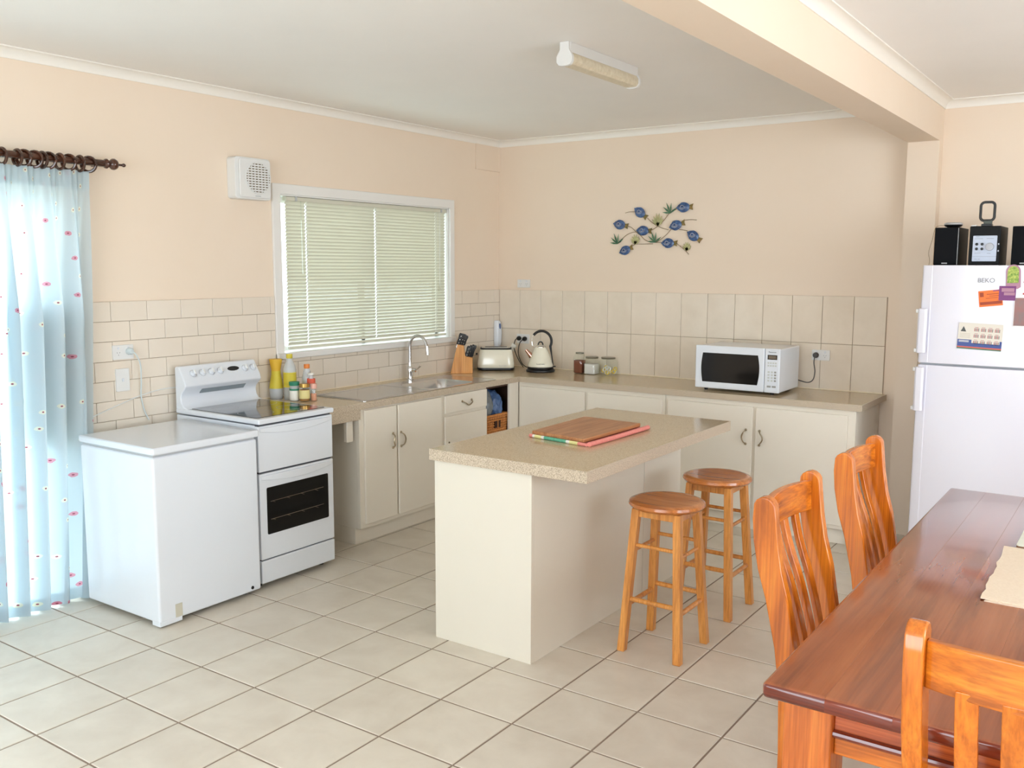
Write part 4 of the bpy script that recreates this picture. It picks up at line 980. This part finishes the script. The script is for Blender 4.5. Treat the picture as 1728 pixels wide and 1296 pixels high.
# ================================================================== STOOLS
def make_stool():
    t = thing('bar_stool', (0, 0, 0), 'x', 'stool', 'wooden bar stools')
    H = .668; R = .166
    MB().lathe([(.001, H-.034), (R-.03, H-.034), (R-.008, H-.029), (R, H-.018), (R-.003, H-.007), (R-.018, H-.0005), (R-.03, H), (.001, H-.006)], (0, 0, 0), 48).build('seat', 'stoolseat', t, local=True, smooth=50)
    def leg_at(sx, sy, z): k = z/(H-.034); return Vector((sx*(.1325+(.096-.1325)*k), sy*(.1415+(.096-.1415)*k), z))
    for sx in (-1, 1):
        for sy in (-1, 1):
            a, b = leg_at(sx, sy, 0), leg_at(sx, sy, H-.033); w = .0175
            rg = [[p+Vector((u*w, v*w, 0)) for u, v in ((-1, -1), (1, -1), (1, 1), (-1, 1))] for p in (a, b)]
            MB().loft(rg).build('leg', 'stool', t, bevel=.004, local=True)
    def rung(z, sx, sy, ax, r=.0085):
        if ax == 0: a, b = leg_at(-1, sy, z), leg_at(1, sy, z)
        else: a, b = leg_at(sx, -1, z), leg_at(sx, 1, z)
        MB().tube([a, b], r, 12).build('rung', 'stool', t, local=True)
    for s in (-1, 1): rung(.475, 0, s, 0); rung(.235, 0, s, 0, .011); rung(.445, s, 0, 1); rung(.205, s, 0, 1, .011)
    for s in (-1, 1):
        p = leg_at(1, s, H-.05); MB().box(-p.x, p.x, s*abs(p.y)-.008, s*abs(p.y)+.008, H-.068, H-.034).build('apron', 'stool', t, local=True, bevel=.001)
        MB().box(s*abs(p.x)-.008, s*abs(p.x)+.008, -abs(p.y), abs(p.y), H-.068, H-.034).build('apron', 'stool', t, local=True, bevel=.001)
    return t
st1 = make_stool(); st1.location = (2.728, -2.548, 0); st1['label'] = 'round wooden bar stool nearest the end of the island'
st2 = copy_tree(st1); st2.location = (2.717, -1.962, 0); st2['label'] = 'round wooden bar stool further back, partly behind the other stool'

# ================================================================== DINING CHAIRS
def make_chair():
    t = thing('dining_chair', (0, 0, 0), 'x', 'chair', 'slat back dining chairs')
    back = [(0, 0), (0, .30), (-.006, .48), (-.022, .60), (-.052, .735), (-.078, .82), (-.093, .90), (-.098, .965)]
    def by(z):
        for (a, za), (b, zb) in zip(back, back[1:]):
            if za <= z <= zb: return a+(b-a)*(z-za)/(zb-za)
        return back[-1][0]
    for s in (-1, 1):
        pts = list(back)
        for k in range(1, 8):
            a = PI-k*PI/8; pts.append((-.098+.033+.033*math.cos(a), .995+.035*math.sin(a)))
        fr = [(by(z)+w, z) for z, w in ((.965, .068), (.90, .070), (.82, .069), (.735, .066), (.60, .059), (.48, .051), (.30, .044), (0, .040))]
        pts += fr
        MB().prism(pts, 0, s*.205-.018, s*.205+.018).build('back_leg', 'chair', t, bevel=.005, seg=3, local=True)
        rg = [[(s*.200+u*.019, .40+v*.019, z) for u, v in ((-1, -1), (1, -1), (1, 1), (-1, 1))] for z in (0, .435)]
        MB().loft(rg).build('front_leg', 'chair', t, bevel=.004, local=True)
        MB().box(s*.2-.011, s*.2+.011, .04, .385, .385, .435).build('side_rail', 'chair', t, bevel=.003, local=True)
        MB().box(s*.2-.010, s*.2+.010, .03, .385, .17, .195).build('side_stretcher', 'chair', t, bevel=.003, local=True)
    MB().box(-.185, .185, .39, .41, .385, .435).build('front_rail', 'chairx', t, bevel=.003, local=True)
    MB().box(-.185, .185, .01, .03, .385, .435).build('rear_rail', 'chairx', t, bevel=.003, local=True)
    # crest rail, curved backwards in the middle
    rings = []
    for k in range(21):
        u = -1+2*k/20; x = u*.188; d = -.030*(1-u*u); ztop = 1.000+.004*(1-u*u); zb = .908+.010*(1-u*u)*0
        y1 = by(.96)+.018+d; y0 = by(.92)+.020+d
        rings.append([(x, y0, zb), (x, y0+.022, zb), (x, y1+.022, ztop), (x, y1, ztop)])
    MB().loft(rings).build('crest_rail', 'chairx', t, bevel=.004, local=True)
    MB().box(-.188, .188, -.002+.012, .036, .470, .510).build('lower_back_rail', 'chairx', t, bevel=.003, local=True)
    for x in (-.114, -.038, .038, .114):
        u = x/.188; dmax = -.030*(1-u*u); rings = []
        for k in range(11):
            z = .500+(.925-.500)*k/10; d = dmax*(k/10)**1.3; y = by(z)+.018+d
            rings.append([(x-.0195, y, z), (x+.0195, y, z), (x+.0195, y+.016, z), (x-.0195, y+.016, z)])
        MB().loft(rings).build('back_slat', 'chair', t, bevel=.003, local=True)
    MB().prism([(-.215, .04), (.215, .04), (.232, .43), (.22, .445), (-.22, .445), (-.232, .43)], 2, .435, .460).build('seat', 'chairx', t, bevel=.006, seg=3, local=True)
    return t
chA = make_chair(); chA.location = (3.618, -3.456, 0); chA.rotation_euler = (0, 0, -PI/2); chA['label'] = 'orange wooden slat-back chair tucked under the long side near the table corner'
chB = copy_tree(chA); chB.location = (3.626, -2.69, 0); chB['label'] = 'orange wooden slat-back chair at the table nearest the fridge'
chC = copy_tree(chA); chC.location = (4.305, -4.335, 0); chC.rotation_euler = (0, 0, 0); chC['label'] = 'orange wooden slat-back chair at the short near end of table, seen from behind'

# ================================================================== DINING TABLE
TX0, TX1, TY0, TY1, TZ = 3.752, 4.862, -4.222, -1.966, .750
tb = thing('dining_table', ((TX0+TX1)/2, (TY0+TY1)/2, 0), 'long dark red-brown timber dining table with a thick plank top', 'table')
nb = 8; bw_ = (TX1-TX0)/nb
def plank(k):
    x0, x1 = TX0+k*bw_, TX0+(k+1)*bw_; L_, R_ = k == 0, k == nb-1; zb, zt_ = TZ-.038, TZ
    def sec(i, y):
        r = max(.011-i, .002); xa = x0+(i if L_ else 0); xb = x1-(i if R_ else 0); za, zc_ = zb+i, zt_-i; p = []
        def arc(cx, cz, a0): 
            for q in range(4): a = a0+q*PI/6; p.append((cx+r*math.cos(a), y, cz+r*math.sin(a)))
        if R_: arc(xb-r, za+r, -PI/2); arc(xb-r, zc_-r, 0)
        else: p.extend([(xb, y, za), (xb, y, zc_-.0006), (xb-.0006, y, zc_)])
        if L_: arc(xa+r, zc_-r, PI/2); arc(xa+r, za+r, PI)
        else: p.extend([(xa+.0006, y, zc_), (xa, y, zc_-.0006), (xa, y, za)])
        return p
    o = MB().loft([sec(.009, TY0), sec(.0035, TY0+.003), sec(.001, TY0+.007), sec(0, TY0+.011), sec(0, TY1-.011), sec(.001, TY1-.007), sec(.0035, TY1-.003), sec(.009, TY1)]).build('plank', 'table', tb, smooth=40)
    o.data.materials.append(M['tableside'])
    for f in o.data.polygons:
        if abs(f.normal.y) > .6: f.material_index = 1
for k in range(nb): plank(k)
for (a, b) in ((TX0+.028, TY0+.072), (TX1-.138, TY0+.072), (TX0+.028, TY1-.182), (TX1-.138, TY1-.182)):
    MB().box(a, a+.11, b, b+.11, 0, TZ-.038).build('leg', 'leg', tb, bevel=.006, seg=3)
for y in (TY0+.090, TY1-.11):
    ap = MB().box(TX0+.138, TX1-.138, y, y+.02, .636, TZ-.038).build('apron', 'railred', tb, bevel=.002)
    MB().tube([(TX0+.138, y-.001, .632), (TX1-.138, y-.001, .632)], .010, 10).build('bead_moulding', 'tableside', ap)
    MB().box(TX0+.138, TX1-.138, y+.004, y+.024, .580, .622).build('lower_rail', 'chairx', tb, bevel=.003)
for x in (TX0+.045, TX1-.065): MB().box(x, x+.02, TY0+.182, TY1-.182, .580, TZ-.038).build('apron', 'railred', tb, bevel=.002)
# placemats + coasters
def pm(z, dx, dy, label, wob):
    rn = random.Random(int(z*1e5)); X0_, X1_, Ya, Yb = 4.072+dx, 4.52+dx, -3.37+dy, -2.79+dy; pts = []
    for k in range(15): pts.append((X0_+rn.uniform(-.004, .003)-.012*(1-k/14)+.0, Yb-(Yb-Ya)*k/14))
    for k in range(11): pts.append((X0_+(X1_-X0_)*k/10, Ya+rn.uniform(-.001, .001)))
    for k in range(15): pts.append((X1_+rn.uniform(-.003, .004), Ya+(Yb-Ya)*k/14))
    for k in range(11): pts.append((X1_-(X1_-X0_)*k/10, Yb+rn.uniform(-.001, .001)))
    return MB().prism(pts, 2, z, z+.0035).build('placemat', 'mat', label=label, cat='placemat', smooth=0)
pm(TZ, .008, -.008, 'lower cream woven placemat of the pair on the table', 0)
pm(TZ+.0037, 0, .0, 'upper cream woven placemat of the pair on the table', 0)
for k in range(3):
    MB().loft([[(p[0], p[1], z) for p in rrect(4.140, -2.662+.002*k, .05, .12, .012)] for z in (TZ+.0005+.0045*k, TZ+.0040+.0045*k)]).build('coaster', mottled('marbled cork coaster %d' % k, (216, 222, 206), (226, 228, 216), 30, .4) if k == 2 else mat('cork edge %d' % k, (150, 110, 84), .7),
        bevel=.0008, label=('top pale green mat in the small stack behind the placemats', 'middle cork backed mat in the small stack behind placemats', 'bottom cork backed mat in the small stack behind placemats')[2-k], cat='coaster')

# ================================================================== FRIDGE
RX0, RX1, RYf, RZt = 3.346, 4.046, -.700, 1.682
fg = thing('fridge_freezer', ((RX0+RX1)/2, -.38, 0), 'tall white fridge freezer with top freezer door against the peach wall', 'fridge')
MB().box(RX0+.004, RX1-.004, RYf+.06, -.06, .02, RZt-.004).build('cabinet', 'fridge', fg, bevel=.006)
def fdoor(name, z0, z1):
    pts = [(RX0, RYf+.055), (RX0, RYf+.014), (RX0+.004, RYf+.004), (RX0+.014, RYf), (RX0+.05, RYf-.004), (RX0+.053, RYf-.0025)]
    n = 10
    for k in range(n+1): t = k/n; pts.append((RX0+.056+(RX1-RX0-.112)*t, RYf-.003-.010*math.sin(PI*t)))
    pts += [(RX1-.053, RYf-.0025), (RX1-.05, RYf-.004), (RX1-.014, RYf), (RX1-.004, RYf+.004), (RX1, RYf+.014), (RX1, RYf+.055)]
    return MB().prism(pts, 2, z0, z1).build(name, 'fridge', fg, bevel=.004, smooth=30)
fd1 = fdoor('freezer_door', 1.150, RZt); fd2 = fdoor('fridge_door', .09, 1.139)
MB().box(RX0+.01, RX1-.01, RYf+.03, RYf+.058, 1.137, 1.152).build('door_gasket', 'grey', fg)
def fhandle(par, z0, z1):
    pr = [(RX0-.004, RYf-.002), (RX0-.004, RYf-.030), (RX0+.004, RYf-.040), (RX0+.034, RYf-.042), (RX0+.044, RYf-.034), (RX0+.044, RYf-.026), (RX0+.014, RYf-.022), (RX0+.010, RYf-.002)]
    MB().prism(pr, 2, z0, z1).build('handle', 'fridge', par, bevel=.004)
    for z in (z0+.004, z1-.024): MB().box(RX0-.016, RX0+.010, RYf-.03, RYf+.02, z, z+.020).build('handle_bracket', 'white2', par, bevel=.003)
fhandle(fd1, 1.205, 1.448); fhandle(fd2, .885, 1.128)
for x in (RX0+.05, RX1-.05): MB().lathe([(.02, 0), (.02, .022)], (x, RYf+.1, 0), 12).build('foot', 'dark', fg)
text('BEKO', .033, (3.664, RYf-.0142, 1.602), (0, -1, 0), 'grey2', fd1)
FY = RYf-.0135
def card(name, x0, x1, z0, z1, m, label, cat, ang=0, y=FY, t=.0012):
    c = Vector(((x0+x1)/2, 0, (z0+z1)/2)); o = thing(name, (c.x, y, c.z), label, cat); o.rotation_euler = (0, -ang, 0)
    MB().box(-(x1-x0)/2, (x1-x0)/2, -t, 0, -(z1-z0)/2, (z1-z0)/2).build('sheet', m, o, local=True, bevel=.0002); o['w'] = x1-x0; o['h'] = z1-z0; return o
def pr_(o, x0, x1, z0, z1, m, name='printed_band', t=.0016):   # fractions of the card
    w, h = o['w'], o['h']; return MB().box(-w/2+x0*w, -w/2+x1*w, -t, -.0002, -h/2+z0*h, -h/2+z1*h).build(name, m, o, local=True, smooth=0)
org_ = lab('orange card', (240, 120, 50)); dko = lab('dark orange print', (160, 66, 36)); pur = lab('purple magnet', (126, 64, 124)); pur2 = lab('pale purple print', (176, 130, 150))
oc_ = card('business_card', 3.634, 3.746, 1.468, 1.552, org_, 'orange card stuck on the freezer door under the logo', 'card', .12)
pr_(oc_, .04, .97, .12, .30, dko); pr_(oc_, .35, .85, .74, .78, dko); pr_(oc_, .45, .85, .62, .65, dko); pr_(oc_, .30, .8, .50, .53, dko); pr_(oc_, .06, .22, .62, .90, dko); pr_(oc_, .62, .92, .92, .98, pur)
pc_ = card('fridge_magnet', 3.728, 3.806, 1.500, 1.575, pur, 'purple rectangular magnet under the lettuce magnet', 'magnet', 0, FY-.002)
pr_(pc_, .15, .9, .6, .85, pur2); pr_(pc_, .3, .95, .36, .56, pur2)
ltt = mottled('lettuce picture print', (70, 130, 40), (206, 214, 110), 90, .5)
lm = thing('fridge_magnet', (3.782, FY, 1.62), 'arched magnet picturing green lettuce at the top of freezer door', 'magnet')
ar = [(3.755, 1.575), (3.828, 1.548)] ; ar = [(3.758, 1.572), (3.812, 1.560), (3.826, 1.57), (3.822, 1.648)] + [(3.788+.034*math.cos(a), 1.650+.036*math.sin(a)) for a in [PI*k/10 for k in range(11)]]
MB().prism(ar, 1, FY-.003, FY).build('backing', pur2, lm)
ar2 = [(3.762, 1.590), (3.815, 1.592), (3.814, 1.650)] + [(3.788+.026*math.cos(a), 1.650+.028*math.sin(a)) for a in [PI*k/10 for k in range(11)]]
MB().prism(ar2, 1, FY-.004, FY-.003).build('picture', ltt, lm)
cal = card('calendar_magnet', 3.545, 3.758, 1.236, 1.376, lab('calendar cream', (224, 218, 206)), 'cream calendar magnet with blue and red lower band on freezer door', 'calendar', -.035, FY)
blu = lab('calendar blue', (70, 88, 150)); rdd = lab('calendar red', (206, 100, 86)); gd_ = lab('calendar green', (80, 120, 96)); ink = lab('calendar ink', (120, 112, 110)); inkr = lab('calendar red ink', (176, 96, 100)); tri = lab('dark triangle', (80, 84, 84))
pr_(cal, 0, 1, .10, .24, blu); pr_(cal, 0, .32, .24, .36, blu); pr_(cal, .95, 1, .24, .36, blu); pr_(cal, 0, 1, .05, .10, rdd); pr_(cal, 0, 1, 0, .05, gd_)
for r in range(3):
    for c in range(4):
        x = .36+.155*c; z = .76-.24*r
        for g_, mm in ((0, inkr), (.03, ink), (.06, inkr), (.09, ink)): pr_(cal, x+g_, x+g_+.018, z-.07, z+.05, mm)
        pr_(cal, x+.01, x+.09, z+.075, z+.09, inkr)
w_, h_ = cal['w'], cal['h']; MB().prism([(-w_/2+.05*w_, h_*.16), (-w_/2+.18*w_, h_*.16), (-w_/2+.115*w_, h_*.36)], 1, -.0018, -.0002).build('triangle_logo', tri, cal, local=True)
for k in range(4): pr_(cal, .04, .28, .58-.05*k, .595-.05*k, lab('faint print', (196, 186, 170)))
for z in (.305, .265): pr_(cal, .03, .26, z, z+.022, whl, t=.0019)
ph = card('photo_print', 3.800, 3.905, 1.366, 1.520, lab('photo border', (228, 226, 226)), 'brownish photo print with white border, rightmost on freezer door', 'photo', 0, FY-.001)
pr_(ph, .04, .96, .03, .96, mottled('brown photo print', (150, 84, 72), (120, 96, 92), 20, .3), 'picture')
for z in (1.592, 1.532): MB().box(3.838, 3.852, FY-.002, FY+.002, z, z+.008).build('sticker', lab('red sticker %d' % int(z*1000), (190, 60, 60)), label=('upper' if z > 1.55 else 'lower')+' tiny red sticker at the right edge of freezer door', cat='sticker')

# ================================================================== STEREO ON THE FRIDGE
blk = mat('black speaker cloth', (20, 21, 24), .85, spec=.15); gls = mat('gloss black side', (14, 15, 16), .5, spec=.2)
def speaker(x0, x1, label):
    t = thing('speaker', ((x0+x1)/2, -.4, RZt), label, 'speaker', 'stereo speakers')
    MB().box(x0, x1, -.585, -.30, RZt, RZt+.205).build('cabinet', gls, t, bevel=.002)
    MB().box(x0+.001, x1-.004, -.600, -.586, RZt+.002, RZt+.203).build('grille', blk, t, bevel=.003)
    MB().box((x0+x1)/2-.018, (x0+x1)/2+.010, -.6015, -.600, RZt+.008, RZt+.014).build('badge', 'grey', t)
    MB().tube([(x1-.0025, -.601, RZt+.004), (x1-.0025, -.601, RZt+.200)], .0015, 6).build('edge_strip', 'grey', t)
speaker(3.378, 3.500, 'black speaker on the fridge at left with a small device on top')
speaker(3.757, 3.879, 'black speaker on the fridge at the right edge of the picture')
hf = thing('stereo_unit', (3.63, -.4, RZt), 'black mini stereo with silver front panel between the two speakers', 'stereo')
SX0, SX1 = 3.553, 3.703
MB().box(SX0, SX1, -.60, -.32, RZt, RZt+.208).build('case', gls, hf, bevel=.004)
slv = mat('silver blue panel', (186, 196, 214), .35)
MB().prism(rrect(3.630, RZt+.089, .058, .068, .004), 1, -.606, -.599).build('front_panel', slv, hf, bevel=.001)
MB().lathe([(.021, -.608), (.021, -.606), (.019, -.616), (.010, -.617), (.001, -.617)][::-1], (3.655, 0, RZt+.098), 28, axis=1).build('volume_dial', 'satin', hf)
for (a, b) in ((3.592, .112), (3.618, .112), (3.592, .087), (3.618, .087)): MB().lathe([(.0075, -.606), (.007, -.610), (.001, -.611)], (a, 0, RZt+b), 16, axis=1).build('round_button', 'dark', hf)
for (a, b, w) in ((3.600, .140, .04), (3.655, .140, .035), (3.597, .064, .03), (3.652, .062, .018), (3.590, .032, .014), (3.606, .032, .010), (3.594, .150, .018)): MB().box(a-w/2, a+w/2, -.6064, -.6058, RZt+b, RZt+b+.002).build('printed_line', mat('grey print %d' % int(a*1e3+b*1e4), (130, 138, 152), .6), hf)
MB().box(SX0+.02, SX1-.014, -.6066, -.6058, RZt+.046, RZt+.0468).build('panel_seam', 'gap', hf)
for z in (.108, .072): MB().box(SX1-.010, SX1-.004, -.6015, -.600, RZt+z, RZt+z+.008).build('indicator', 'satin', hf)
an = thing('loop_antenna', (3.625, -.52, RZt+.208), 'black square loop aerial standing on top of the stereo', 'antenna')
lp = [(p[0], -.52, p[1]) for p in rrect(3.622, 1.971, .034, .049, .020, 6)]
MB().tube(lp, .0046, 8, closed=True, flat=1.5).build('loop', 'dark', an)
MB().box(3.598, 3.650, -.545, -.50, RZt+.208, RZt+.222).build('stand', 'dark', an, bevel=.003)
MB().box(3.606, 3.648, -.528, -.512, RZt+.220, RZt+.240).build('clip', mat('grey green clip', (70, 76, 68), .4), an, bevel=.003)
MB().box(3.558, 3.584, -.60, -.575, RZt+.2085, RZt+.214).build('remote_tab', 'white2', label='tiny white tab on the left front of stereo top', cat='tab', bevel=.001)
dv = thing('round_device', (3.46, -.5, RZt+.205), 'small dark saucer shaped device with grey top on left speaker', 'device')
MB().lathe([(.001, 0), (.026, 0), (.040, .006), (.047, .013), (.046, .018)], (3.458, -.53, RZt+.205), 28).build('saucer', 'dark', dv)
MB().lathe([(.047, .016), (.046, .023), (.036, .028), (.001, .029)], (3.458, -.53, RZt+.205), 28).build('top_cap', 'grey', dv)
MB().tube(cord([(3.42, -.53, RZt+.218), (3.374, -.55, RZt+.209), (3.36, -.56, RZt+.14), (3.345, -.56, RZt+.07), (3.352, -.56, RZt+.02), (3.338, -.56, 1.60), (3.336, -.56, 1.45), (3.322, -.58, 1.36), (3.320, -.60, 1.25), (3.330, -.60, 1.15), (3.318, -.60, 1.06), (3.334, -.58, .98)], 0, 0, '', ''), .0011, 6).build('thin_wire', wirem, org=(3.36, -.56, 1.6), label='thin dark wire trailing down the left side of fridge', cat='wire')
